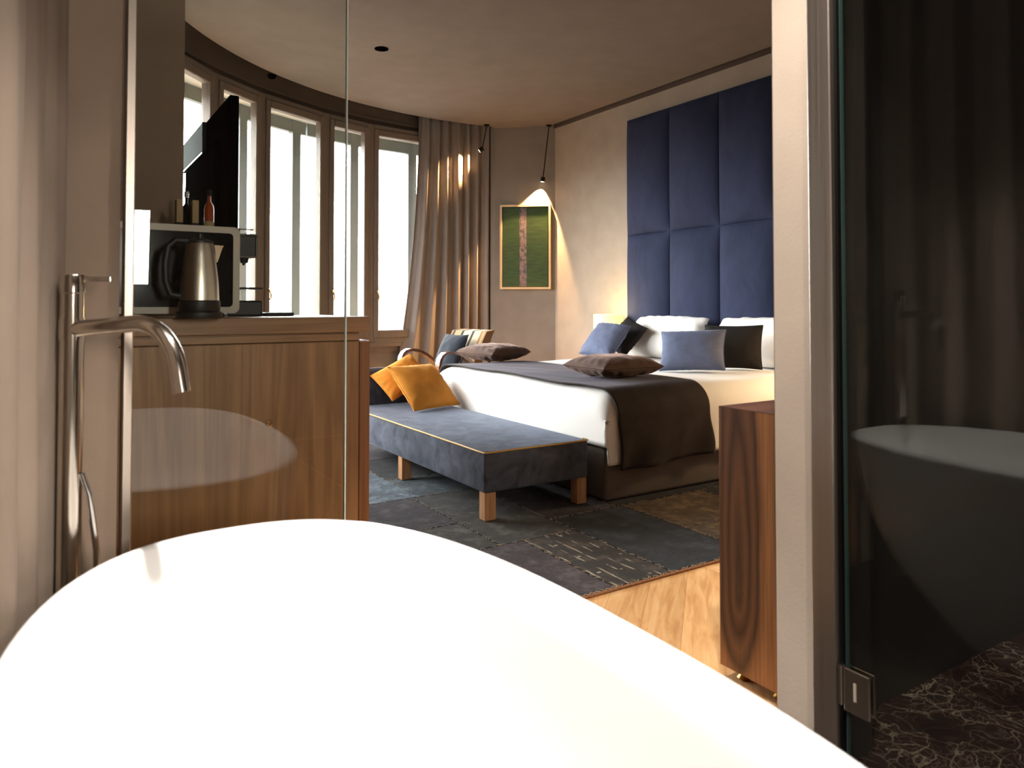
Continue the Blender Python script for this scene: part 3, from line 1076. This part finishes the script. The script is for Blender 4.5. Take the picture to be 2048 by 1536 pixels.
for i, (xx, lb) in enumerate(((0.3275, 'left of two upright beige cartons on the microwave'), (0.3715, 'right of two upright beige cartons on the microwave'))):
    tt = thing('carton', lb, 'carton', (xx, 2.40, mz), 0, 'beige cartons on the microwave')
    b = B(); box(b, -0.009, 0.009, -0.02, 0.02, 0.0, 0.088, 0.001, 1); obj('box_body', b, 'beige', tt, False)
    b = B(); box(b, -0.0095, 0.0095, -0.0205, 0.0205, 0.0, 0.018); obj('dark_base_band', b, 'blackmetal', tt, False)
bottle('dark_bottle', (0.3495, 2.41, mz), [(0.001, 0), (0.0115, 0), (0.0115, 0.062), (0.009, 0.072), (0.0045, 0.08), (0.0045, 0.098)], 'blackgloss', 'slim dark bottle between the two beige cartons', 0.098, 'chrome')
bottle('amber_bottle', (0.415, 2.41, mz), [(0.001, 0), (0.014, 0), (0.014, 0.066), (0.012, 0.08), (0.005, 0.09), (0.005, 0.108)], 'amber', 'amber bottle standing right of the cartons on the microwave', 0.108, 'blackmetal', (0.0143, 0.012, 0.028))

# dark wall unit with the television, seen edge-on
t = thing('television', 'black flat television on a floor stand, seen edge-on beyond the microwave', 'television', (0.65, 3.86, 0))
b = B(); box(b, -0.01, 0.03, -0.595, 0.60, 1.30, 1.905, 0.004, 1); obj('screen', b, 'black_tv', t, False)
b = B(); box(b, -0.03, -0.0102, -0.06, 0.595, 1.746, 1.90, 0.003, 1); obj('grey_plate', b, 'greyplastic', t, False)  # plain grey plate along the upper rear face
b = B(); box(b, -0.03, -0.0102, -0.40, 0.40, 1.36, 1.742, 0.006, 2); obj('rear_housing', b, 'black_tv', t, False)
b = B(); box(b, -0.032, -0.029, -0.062, 0.597, 1.742, 1.749); obj('silver_rim', b, 'chrome', t, False)
b = B(); lathe(b, [(0.22, 0.0005), (0.22, 0.012), (0.03, 0.02), (0.025, 0.024), (0.025, 1.36)], 32, (-0.05, 0, 0)); obj('stand', b, 'blackmetal', t)


# ------------------------------------------------------------------ bed and bedding
BX0, BX1, BY0, BY1 = 2.36, 4.44, 2.83, 4.75
ZT = 0.54
t = thing('bed', 'wide double bed with grey upholstered base and white mattress', 'bed', (BX0, BY0, 0))
b = B(); box(b, 0, BX1 - BX0, 0, BY1 - BY0, 0.012, 0.31, 0.02, 3); obj('base', b, 'bedbase', t)
b = B(); box(b, 0.02, BX1 - BX0 - 0.01, 0.02, BY1 - BY0 - 0.02, 0.311, 0.515, 0.05, 4); obj('mattress', b, 'white', t)


def drape_prof(s, drop, rad, length, double):
    """s = distance along the cloth; returns (position, height below top)."""
    q = rad * PI / 2
    if s < drop - rad:
        return 0.0, drop - s
    s2 = s - (drop - rad)
    if s2 < q:
        a = s2 / rad
        return rad * (1 - math.cos(a)), rad * (1 - math.sin(a))
    s3 = s2 - q
    flat = length - rad - (rad if double else 0)
    if not double or s3 < flat:
        return rad + s3, 0.0
    s4 = s3 - flat
    if s4 < q:
        a = s4 / rad
        return length - rad * (1 - math.sin(a)), rad * (1 - math.cos(a))
    return length, rad + (s4 - q)


def drape(name, m, x0, x1, foot_drop, y0, y1, drop, z, rad, nu, nv, thick, wob, seed, hemwob=0.0, skew=0.0):
    """Cloth lying on the bed: hangs over both long sides, and over the foot if foot_drop is set."""
    bm = B()
    Lx = x1 - x0
    tot_u = (foot_drop + Lx - rad + rad * PI / 2 - rad) if foot_drop else Lx
    Ly = y1 - y0
    tot_v = 2 * (drop - rad) + PI * rad + Ly - 2 * rad

    def f(u, v):
        if foot_drop:
            px, dx = drape_prof(u * tot_u, foot_drop, rad, Lx, False)
        else:
            px, dx = u * tot_u, 0.0
        py, dy = drape_prof(v * tot_v, drop, rad, Ly, True)
        dd = max(dx, dy) if (dx > rad or dy > rad) else math.sqrt(dx * dx + dy * dy)
        x, y = x0 + px, y0 + py
        nz = noise.noise(Vector((x * 2.2 + seed, y * 2.2, 0))) * 0.012 + noise.noise(Vector((x * 7 + seed, y * 5, 3))) * 0.004
        zz = z - dd + (nz * wob if dd < rad else 0)
        hang = max(0.0, min(1.0, (dy - 0.03) / max(drop, 0.1)))
        if hang > 0:
            sgn = -1 if py < Ly / 2 else 1
            y += sgn * hang * (0.022 + 0.014 * math.sin(x * 11 + dd * 7 + seed) * wob + 0.008 * math.sin(x * 27 + dd * 15 + seed) * wob)
            zz -= hang * hemwob * math.sin(x * 5 + seed)
            y += sgn * hang * hemwob * 0.9 * math.sin(x * 19 + dd * 22)
            x += skew * hang
        fh = max(0.0, min(1.0, (dx - 0.03) / max(foot_drop or 1, 0.1)))
        if fh > 0:
            x -= 0.004 * fh
        return Vector((x, y, zz))
    grid(bm, f, nu, nv)
    o = obj(name, bm, m, None, True, 85)
    solid(o, thick, 1)
    return o


o = drape('duvet', 'white', BX0 - 0.006, BX1 - 0.02, 0.262, BY0 - 0.012, BY1 + 0.012, 0.352, ZT + 0.012, 0.135, 90, 120, 0.012, 1.0, 2.0)
tag(o, 'white duvet spread over the whole bed and hanging down its sides', 'duvet')
o = drape('bed_runner', 'runner', 2.405, 3.06, 0.0, BY0 - 0.040, BY1 + 0.040, 0.386, ZT + 0.030, 0.14, 50, 130, 0.008, 0.9, 2.0, 0.012, 0.012)
tag(o, 'dark brown velvet runner lying across the foot of the white bed', 'bed runner')


def cushion_mesh(w, h, t, seed, wrinkle=0.006, pinch=0.06, n=30, plump=0.55):
    bm = B()
    rnd = random.Random(seed)
    ox, oy = rnd.uniform(0, 50), rnd.uniform(0, 50)

    def side(sgn):
        def f(u, v):
            a, c_ = 2 * u - 1, 2 * v - 1
            a, c_ = math.sin(a * PI / 2), math.sin(c_ * PI / 2)
            ed = max(0.0, (1 - abs(a) ** 2.6)) ** plump * max(0.0, (1 - abs(c_) ** 2.6)) ** plump
            x = a * w / 2 * (1 - pinch * (1 - c_ * c_) * abs(a) ** 1.5)
            y = c_ * h / 2 * (1 - pinch * (1 - a * a) * abs(c_) ** 1.5)
            z = sgn * t / 2 * ed
            wr = noise.noise(Vector((x * 16 + ox, y * 16 + oy, sgn))) * wrinkle
            rad_ = math.sin(math.atan2(y, x) * 22 + ox) * wrinkle * 0.8 * max(abs(a), abs(c_)) ** 3
            z += (wr + rad_) * ed ** 0.5
            return Vector((x, y, z))
        return f
    grid(bm, side(1), n, n)
    grid(bm, side(-1), n, n)
    bmesh.ops.remove_doubles(bm, verts=bm.verts[:], dist=1e-5)
    return bm


def frame_from(BL, BR, TL):
    BL, BR, TL = Vector(BL), Vector(BR), Vector(TL)
    x = (BR - BL)
    y = (TL - BL)
    w, h = x.length, y.length
    x.normalize()
    z = x.cross(y).normalized()
    y = z.cross(x)
    c = (BR + TL) / 2
    M = Matrix((x, y, z)).transposed().to_4x4()
    M.translation = c
    return M, w, h


def cushion(name, label, cat, BL, BR, TL, t, m, seed, group=None, seam=True, **kw):
    M, w, h = frame_from(BL, BR, TL)
    pinch = kw.get('pinch', 0.06)
    root = thing(name, label, cat, matrix=M, group=group)
    obj('cover', cushion_mesh(w, h, t, seed, **kw), m, root, True, 70)
    if seam:
        pts = []
        k = 28
        for (ax, ay), (bx, by) in (((-1, -1), (1, -1)), ((1, -1), (1, 1)), ((1, 1), (-1, 1)), ((-1, 1), (-1, -1))):
            for i in range(k):
                a = ax + (bx - ax) * i / k
                c_ = ay + (by - ay) * i / k
                pts.append(Vector((a * w / 2 * (1 - pinch * (1 - c_ * c_) * abs(a) ** 1.5), c_ * h / 2 * (1 - pinch * (1 - a * a) * abs(c_) ** 1.5), 0)))
        pts.append(pts[0])
        b = B(); tube(b, pts, 0.0035, 6, False); obj('seam', b, m, root)
    return root


# white pillows against the headboard, then the velvet cushions
cushion('pillow', 'large white pillow leaning on the headboard beside the bedside lamp', 'pillow', (4.10, 4.74, 0.592), (4.10, 3.96, 0.592), (4.36, 4.74, 0.892), 0.20, 'white', 11, 'white pillows', False, wrinkle=0.012, pinch=0.03, plump=0.42)
cushion('pillow', 'large white pillow leaning on the headboard nearest the pillar', 'pillow', (4.08, 3.80, 0.592), (4.08, 2.90, 0.592), (4.34, 3.80, 0.892), 0.20, 'white', 12, 'white pillows', False, wrinkle=0.012, pinch=0.03, plump=0.42)
cushion('cushion', 'charcoal cushion tilted against the white pillow, behind the left blue cushion', 'cushion', (3.95, 4.77, 0.69), (3.89, 4.47, 0.600), (4.09, 4.58, 0.882), 0.12, 'black', 13, 'cushions at the head of the bed')
cushion('cushion', 'slate blue velvet cushion tilted in front of the bedside lamp', 'cushion', (3.60, 4.71, 0.620), (3.66, 4.40, 0.598), (3.85, 4.62, 0.84), 0.15, 'blue', 14, 'cushions at the head of the bed', plump=0.42)
cushion('cushion', 'charcoal cushion standing upright behind the right blue cushion', 'cushion', (3.72, 3.44, 0.575), (3.92, 3.12, 0.58), (3.80, 3.49, 0.86), 0.14, 'black', 15, 'cushions at the head of the bed')
cushion('cushion', 'slate blue velvet cushion standing upright near the pillar', 'cushion', (3.38, 3.51, 0.568), (3.60, 3.15, 0.588), (3.47, 3.57, 0.82), 0.19, 'blue', 16, 'cushions at the head of the bed', plump=0.45, pinch=0.07)
cushion('cushion', 'taupe velvet cushion lying on the runner at the far side of the bed', 'cushion', (2.68, 4.47, 0.645), (3.07, 4.56, 0.645), (2.60, 4.86, 0.645), 0.128, 'taupe', 17, 'taupe cushions on the runner', wrinkle=0.009, plump=0.4, pinch=0.04)
cushion('cushion', 'taupe velvet cushion lying on the runner at the near side of the bed', 'cushion', (2.60, 3.10, 0.645), (3.03, 3.08, 0.645), (2.57, 3.50, 0.645), 0.128, 'taupe', 18, 'taupe cushions on the runner', wrinkle=0.009, plump=0.4, pinch=0.04)

# headboard: upholstered panels
t = thing('headboard', 'tall navy velvet headboard of padded rectangular panels behind the bed', 'headboard', (4.53, 3.72, 0))
ys = [5.085, 4.538, 3.985, 3.437, 2.885, 2.335]
for za, zb in ((0.46, 1.636), (1.636, 2.713)):
    for ya, yb in zip(ys, ys[1:]):
        b = B()
        w_, h_ = ya - yb, zb - za

        def f(u, v, w_=w_, h_=h_, yb=yb, za=za):
            a, c_ = 2 * u - 1, 2 * v - 1
            a, c_ = math.sin(a * PI / 2), math.sin(c_ * PI / 2)
            ex = (1 - abs(a) ** 2.3) ** 0.65
            ez = (1 - abs(c_) ** 5) ** 0.6
            dpt = 0.018 + 0.082 * ex * ez
            dpt += noise.noise(Vector((u * 3 + yb * 7, v * 4 + za, 1))) * 0.004 * ex * ez
            return Vector((-dpt, yb - 3.72 + w_ * (a + 1) / 2, za + h_ * (c_ + 1) / 2))
        grid(b, f, 26, 34)
        for e in [e for e in b.edges if len(e.link_faces) == 1]:
            pass
        ret = bmesh.ops.extrude_edge_only(b, edges=[e for e in b.edges if len(e.link_faces) == 1])
        for v in [g for g in ret['geom'] if isinstance(g, bmesh.types.BMVert)]:
            v.co.x = -0.002
        obj('padded_panel', b, 'navy', t, True, 60)


# ------------------------------------------------------------------ chaise bench
t = thing('chaise_bench', 'slate grey velvet chaise bench with gold piping at the foot of the bed', 'bench', (1.68, 2.87, 0.0112))
LQ, DP = 1.93, 0.60
b = B(); box(b, 0, DP, 0, LQ, 0.128, 0.316, 0.012, 3)
obj('seat', b, 'bench', t)


def top_piping(x0, x1, y0, y1, z, r=0.012):
    pts = []
    for cx, cy, a0 in ((x1 - r, y1 - r, 0), (x0 + r, y1 - r, 90), (x0 + r, y0 + r, 180), (x1 - r, y0 + r, 270)):
        for i in range(6):
            a = math.radians(a0 + 90 * i / 5)
            pts.append(Vector((cx + r * math.cos(a), cy + r * math.sin(a), z)))
    pts.append(pts[0])
    out = []
    for p, q in zip(pts, pts[1:]):
        k = max(1, int((q - p).length / 0.05))
        for i in range(k):
            w = p.lerp(q, i / k)
            out.append(w + Vector((0, 0, noise.noise(w * 6) * 0.0015)))
    out.append(out[0])
    return out


pp = []
for p_, q_ in (((-0.002, LQ, 0.313), (-0.002, 0.01, 0.313)), ((0.002, 0.0, 0.313), (0.008, -0.002, 0.313)), ((0.012, -0.002, 0.313), (DP - 0.012, -0.002, 0.313)), ((DP - 0.003, 0.0, 0.3135), (DP + 0.001, 0.008, 0.314)), ((DP + 0.001, 0.012, 0.314), (DP - 0.012, 0.03, 0.3165))):
    p_, q_ = Vector(p_), Vector(q_)
    k_ = max(1, int((q_ - p_).length / 0.05))
    for i in range(k_ + 1):
        w_ = p_.lerp(q_, i / k_)
        pp.append(w_ + Vector((0, 0, noise.noise(w_ * 6) * 0.0015)))
b = B(); tube(b, pp, 0.0042, 8); obj('piping', b, 'piping', t)
b = B()


def armf(u, v):
    # rounded bolster end
    prof = [(1.765, 0.30), (1.745, 0.42), (1.74, 0.50), (1.75, 0.55), (1.76, 0.565), (1.83, 0.56), (1.89, 0.53), (1.925, 0.46), (1.93, 0.30)]
    k = v * (len(prof) - 1)
    i = int(min(k, len(prof) - 2))
    fr = k - i
    y = prof[i][0] + (prof[i + 1][0] - prof[i][0]) * fr
    z = prof[i][1] + (prof[i + 1][1] - prof[i][1]) * fr
    return Vector((0.004 + (DP - 0.008) * u, y, z))


vs = grid(b, armf, 10, 32)
b.faces.new([vs[0][j] for j in range(33)]); b.faces.new([vs[-1][j] for j in range(32, -1, -1)])
obj('arm_rest', b, 'bench', t, True, 60)
for lx in (0.0, 0.53):
    for ly in (0.004, 0.93, 1.86):
        b = B(); box(b, lx + 0.008, lx + 0.066, ly + 0.004, ly + 0.058, 0.0, 0.128, 0.002, 1); obj('leg', b, 'legwood', t, False)

cushion('cushion', 'mustard velvet cushion in front, leaning back on its twin on the bench', 'cushion', (1.925, 4.15, 0.340), (2.32, 4.29, 0.336), (1.84, 4.385, 0.598), 0.115, 'mustard', 21, 'mustard cushions on the bench', wrinkle=0.005, pinch=0.03)
cushion('cushion', 'mustard velvet cushion behind, half hidden against the bench arm', 'cushion', (1.90, 4.43, 0.375), (2.22, 4.51, 0.505), (1.795, 4.565, 0.53), 0.09, 'mustard', 22, 'mustard cushions on the bench', wrinkle=0.005, pinch=0.03)

# ------------------------------------------------------------------ rug: patchwork of over-dyed pieces
RM = [rugmat('rug_slate', (52, 60, 66), (92, 104, 112)), rugmat('rug_plum', (44, 38, 42), (76, 68, 70)), rugmat('rug_teal', (24, 28, 32), (50, 56, 62)),
      rugmat('rug_olive', (48, 46, 42), (86, 84, 76)), rugmat('rug_gold', (80, 64, 44), (124, 102, 70)), rugmat('rug_pattern', (36, 32, 28), (70, 62, 54), True),
      rugmat('rug_dark', (22, 22, 24), (44, 46, 50)), rugmat('rug_blue', (72, 82, 90), (116, 128, 138))]
patches = [  # x0, x1, y0, y1, material
    (0.95, 1.255, 1.975, 2.57, 3), (1.255, 1.69, 1.975, 2.57, 1), (1.69, 1.965, 1.975, 2.57, 5), (1.965, 2.40, 1.975, 2.755, 2), (2.40, 2.95, 1.975, 2.33, 4), (2.40, 2.95, 2.33, 2.755, 4),
    (2.95, 3.5, 1.975, 2.755, 6), (0.95, 1.26, 2.57, 2.93, 1), (1.26, 1.58, 2.57, 2.93, 3), (1.58, 1.965, 2.57, 3.44, 3), (1.965, 2.37, 2.755, 3.44, 1), (2.37, 3.5, 2.755, 3.44, 6),
    (0.95, 1.58, 2.93, 3.44, 1), (0.95, 1.36, 3.44, 4.1, 0), (1.36, 1.62, 3.44, 4.1, 7), (1.62, 2.1, 3.44, 3.85, 0), (1.62, 2.1, 3.85, 4.4, 6), (0.95, 1.62, 4.1, 4.75, 3), (2.1, 3.5, 3.44, 4.4, 2),
    (1.62, 2.3, 4.4, 5.2, 1), (0.95, 1.62, 4.75, 5.2, 0), (2.3, 3.5, 4.4, 5.2, 4)]
b = B()
for i, (xa, xb, ya, yb, mi) in enumerate(patches):
    g = 0.0022
    box(b, xa + g, xb - g, ya + g, yb - g, 0.0005, 0.009, 0.002, 1, mi)
rug = thing('rug', 'patchwork rug in grey, plum and teal pieces under the bench and bed', 'rug', (0, 0, 0))
obj('patchwork', b, RM, rug, False)
b = B()
box(b, 0.938, 3.512, 1.962, 1.976, 0.0, 0.0085, 0.002, 1); box(b, 0.938, 0.951, 1.962, 5.212, 0.0, 0.0085, 0.002, 1); box(b, 3.5, 3.512, 1.962, 5.212, 0.0, 0.0085, 0.002, 1); box(b, 0.938, 3.512, 5.2, 5.212, 0.0, 0.0085, 0.002, 1)
Mt['rugbind'] = plain('rug_binding', (124, 84, 52), 0.95, var=0.3, nscale=120)
obj('binding', b, 'rugbind', rug, False)
# zig-zag stitching along the seams
Mt['stitch'] = plain('pale_thread', (176, 156, 136), 0.9)
b = B()
seen = set()
rs = random.Random(3)
for (xa, xb, ya, yb, mi) in patches:
    for (p, q) in (((xa, ya), (xb, ya)), ((xa, ya), (xa, yb))):
        if (p, q) in seen or (p[0] < 0.96 and q[0] < 0.96) or p[1] > 3.9:
            continue
        seen.add((p, q))
        p, q = Vector((*p, 0)), Vector((*q, 0))
        n_ = max(2, int((q - p).length / 0.012))
        dv = (q - p).normalized()
        sd = Vector((-dv.y, dv.x, 0))
        for i in range(n_):
            if rs.random() < 0.45:
                continue
            a = p.lerp(q, i / n_) + sd * 0.005 * (1 if i % 2 else -1)
            c_ = p.lerp(q, (i + 1) / n_) - sd * 0.005 * (1 if i % 2 else -1)
            w_ = dv * 0.0011
            vv = [b.verts.new(k + Vector((0, 0, z))) for z in (0.0093, 0.0108) for k in (a - w_, a + w_, c_ + w_, c_ - w_)]
            b.faces.new(vv[4:]); b.faces.new(vv[:4][::-1])
            for k in range(4):
                b.faces.new((vv[k], vv[(k + 1) % 4], vv[4 + (k + 1) % 4], vv[4 + k]))
st = obj('stitching', b, 'stitch', rug, False)
st['kind'] = 'stuff'

# ------------------------------------------------------------------ walnut desk end at the right
t = thing('walnut_cabinet', 'low walnut cabinet on brass feet behind the white pillar', 'cabinet', (1.533, 1.175, 0))
b = B(); box(b, 0.0, 1.0, 0.0, 0.188, 0.036, 0.7245); obj('body', b, 'walnut', t, False)
b = B(); box(b, 0.0, 1.0, 0.0, 0.188, 0.7246, 0.7265); obj('top', b, 'walnut_top', t, False)
for fx in (0.05, 0.95):
    for fy in (0.035, 0.150):
        b = B(); lathe(b, [(0.017, 0.0), (0.019, 0.004), (0.012, 0.012), (0.009, 0.02), (0.013, 0.028), (0.018, 0.036)], 24, (fx, fy, 0)); obj('foot', b, 'brass', t)

# ------------------------------------------------------------------ bedroom curtain
path = [pol(97.0 - 17.0 * i / 30, 3.375) for i in range(31)]
path = [pol(93.8 - 13.5 * i / 30, 3.40 - 0.04 * i / 30) for i in range(31)]
c = make_curtain('bedroom_curtain', '', path, 0.02, 3.02, 0.045, 7, 'curtain', -0.30, nz=30, per=18, seed=9)
tag(c, 'taupe floor-length curtain gathered at the right end of the windows', 'curtain')

# ------------------------------------------------------------------ painting
Pa, Pb = Vector((4.034, 6.673)), Vector((4.53, 6.253))
dv = (Pb - Pa).normalized()
nv = Vector((dv.y, -dv.x))
if nv.y > 0:
    nv = -nv
ctr = (Vector((4.0805, 6.634)) + Vector((4.4955, 6.2815))) / 2
M = Matrix.Translation((ctr.x, ctr.y, 1.62)) @ Matrix.Rotation(math.atan2(dv.y, dv.x), 4, 'Z')
t = thing('painting', 'framed green abstract painting with a pink vertical band on the back wall', 'painting', matrix=M)
hw, hh = 0.2722, 0.4515
b = B(); plate(b, [(-hw, -hh), (hw, -hh), (hw, hh), (-hw, hh)], -0.045, -0.001, [(-hw + 0.022, -hh + 0.022), (hw - 0.022, -hh + 0.022), (hw - 0.022, hh - 0.022), (-hw + 0.022, hh - 0.022)]); obj('frame', b, 'ptframe', t, False)
b = B(); box(b, -hw + 0.022, hw - 0.022, -0.02, -0.004, -hh + 0.022, hh - 0.022); obj('backing', b, 'mat_edge', t, False)
b = B(); box(b, -hw + 0.03, hw - 0.03, -0.034, -0.02, -hh + 0.03, hh - 0.03, 0.002, 1); obj('canvas', b, 'painting', t, False)


# ------------------------------------------------------------------ hanging spotlights
def spot(label, top, head, aim, energy, size, blend):
    t = thing('pendant_spotlight', label, 'spotlight', top, 0, 'hanging spotlights')
    top, head, aim = Vector(top), Vector(head), Vector(aim)
    b = B(); lathe(b, [(0.03, -0.012), (0.03, -0.001)], 24); obj('ceiling_rose', b, 'blackmetal', t)
    b = B(); tube(b, [Vector((0, 0, -0.011)), head - top], 0.0055, 10); obj('stem', b, 'blackmetal', t)
    d = (aim - head).normalized()
    b = B(); tube(b, [head - top - d * 0.012, head - top - d * 0.010, head - top + d * 0.036, head - top + d * 0.038], [0.012, 0.024, 0.024, 0.022], 24); hd = obj('lamp_head', b, 'blackmetal', t)
    b = B(); tube(b, [head - top + d * 0.0381, head - top + d * 0.0405], 0.018, 20); obj('lens', b, 'spotlens', hd)
    light('spot_beam', 'SPOT', head + d * 0.045, energy, AMBER, aim, spot_size=math.radians(size), spot_blend=blend, shadow_soft_size=0.012)


spot('black hanging spotlight on a long stem shining down on the green painting', (4.443, 6.242, 2.909), (4.392, 6.280, 2.345), (4.335, 6.41, 1.75), 420, 73, 0.3)
spot('black hanging spotlight on a short stem shining on the taupe curtain', (3.875, 6.58, 2.909), (3.835, 6.60, 2.652), (3.64, 6.80, 2.46), 260, 58, 0.8)

# ceiling details
t = thing('ceiling_downlight', 'round black recessed downlight in the bedroom ceiling', 'downlight', (2.058, 5.039, ZC))
b = B(); lathe(b, [(0.044, -0.0005), (0.050, -0.002), (0.052, -0.0055), (0.036, -0.006), (0.033, -0.001)], 32, caps=False); obj('trim_ring', b, 'void', t)
b = B(); lathe(b, [(0.0365, -0.004), (0.0365, -0.0008)], 32); obj('dark_disc', b, 'void', t)  # flat black disc; the shade inside the recess is in its colour
sx, sy = 1.528, 6.10
t = thing('ceiling_sensor', 'small black sensor at the curved ceiling edge above the windows', 'sensor', (sx, sy, ZC))
b = B(); lathe(b, [(0.035, -0.001), (0.035, -0.016), (0.026, -0.03), (0.012, -0.036), (0.001, -0.037)], 24); obj('housing', b, 'void', t)

# ------------------------------------------------------------------ bedside lamp and table
t = thing('bedside_table', 'low dark bedside table between the bed and the back wall', 'table', (4.27, 5.13, 0))
b = B(); box(b, -0.2, 0.2, -0.22, 0.22, 0.46, 0.50, 0.004, 1); obj('top', b, 'walnut_top', t, False)
for lx in (-0.18, 0.16):
    for ly in (-0.2, 0.18):
        b = B(); box(b, lx, lx + 0.022, ly, ly + 0.022, 0, 0.46); obj('leg', b, 'blackmetal', t, False)
t = thing('table_lamp', 'glowing yellow bedside lamp beside the navy headboard', 'lamp', (4.29, 5.10, 0.50))
b = B(); lathe(b, [(0.07, 0.0005), (0.07, 0.012), (0.012, 0.02), (0.012, 0.22)], 28); obj('stem', b, 'brass', t)
b = B(); lathe(b, [(0.135, 0.215), (0.135, 0.415)], 40, caps=False); o = obj('lamp_shade', b, 'shade', t); solid(o, 0.002)
b = B(); lathe(b, [(0.012, 0.22), (0.03, 0.25), (0.034, 0.28), (0.02, 0.31), (0.001, 0.315)], 20); obj('bulb', b, 'shade', t)
light('lamp_glow', 'POINT', (4.27, 5.13, 0.95), 7, (1.0, 0.72, 0.30), shadow_soft_size=0.05)

# ------------------------------------------------------------------ armchair by the curtain
t = thing('armchair', 'bentwood armchair with striped back by the taupe curtain', 'armchair', (2.68, 5.43, 0.0112), math.radians(10))
b = B()


def cb(u, v):
    y = -0.235 + 0.47 * u
    z = 0.40 + 0.365 * v
    x = 0.20 + 0.16 * v + 0.03 * v * v
    return Vector((x, y, z))


def slab(bm, f, th, nu, nv):
    vs = grid(bm, f, nu, nv)
    vs2 = grid(bm, lambda u, v: f(u, v) + th, nu, nv)
    for i in range(nu):
        bm.faces.new((vs[i][0], vs[i + 1][0], vs2[i + 1][0], vs2[i][0])); bm.faces.new((vs[i][nv], vs2[i][nv], vs2[i + 1][nv], vs[i + 1][nv]))
    for j in range(nv):
        bm.faces.new((vs[0][j], vs2[0][j], vs2[0][j + 1], vs[0][j + 1])); bm.faces.new((vs[nu][j], vs[nu][j + 1], vs2[nu][j + 1], vs2[nu][j]))


slab(b, cb, Vector((0.09, 0, 0.012)), 8, 10)
bmesh.ops.bevel(b, geom=[e for e in b.edges if e.calc_face_angle(0) > 0.9], offset=0.02, segments=3, affect='EDGES')
obj('backrest', b, 'stripes', t, True, 60)
b = B(); box(b, -0.14, 0.22, -0.235, 0.235, 0.30, 0.42, 0.035, 4); obj('seat', b, 'darkblue', t)
for s in (-1, 1):
    y = s * 0.268
    pts = []
    for k in range(25):
        a = k / 24
        # arm: rises from the floor in front, curls over and runs back and down to the rear
        kx = [(-0.30, 0.0), (-0.34, 0.25), (-0.36, 0.45), (-0.33, 0.56), (-0.24, 0.605), (-0.08, 0.60), (0.10, 0.55), (0.26, 0.46), (0.34, 0.30), (0.38, 0.0)]
        q = a * (len(kx) - 1)
        i = int(min(q, len(kx) - 2))
        fr = q - i
        p0, p1, p2, p3 = kx[max(i - 1, 0)], kx[i], kx[i + 1], kx[min(i + 2, len(kx) - 1)]
        cr = lambda c0, c1, c2, c3: 0.5 * (2 * c1 + (c2 - c0) * fr + (2 * c0 - 5 * c1 + 4 * c2 - c3) * fr ** 2 + (3 * c1 - c0 - 3 * c2 + c3) * fr ** 3)
        pts.append((0.2 + 0.62 * (cr(p0[0], p1[0], p2[0], p3[0]) - 0.2), cr(p0[1], p1[1], p2[1], p3[1])))
    b = B()
    rings = []
    for k, (x, z) in enumerate(pts):
        x0_, z0_ = pts[max(k - 1, 0)]
        x1_, z1_ = pts[min(k + 1, 24)]
        d = Vector((x1_ - x0_, 0, z1_ - z0_)).normalized()
        nn = Vector((-d.z, 0, d.x))
        c0 = Vector((x, y, z))
        rings.append([b.verts.new(c0 + Vector((0, sy_ * 0.028, 0)) + nn * sn * 0.011) for sy_, sn in ((-1, -1), (1, -1), (1, 1), (-1, 1))])
    for a, c_ in zip(rings, rings[1:]):
        for k in range(4):
            b.faces.new((a[k], a[(k + 1) % 4], c_[(k + 1) % 4], c_[k]))
    b.faces.new(rings[0][::-1]); b.faces.new(rings[-1])
    obj('arm_frame', b, 'bentwood', t, True, 50)
cushion('cushion', 'dark blue cotton cushion leaning in the striped armchair', 'cushion', (2.75, 5.58, 0.45), (2.81, 5.29, 0.45), (2.90, 5.61, 0.75), 0.13, 'darkblue', 31)
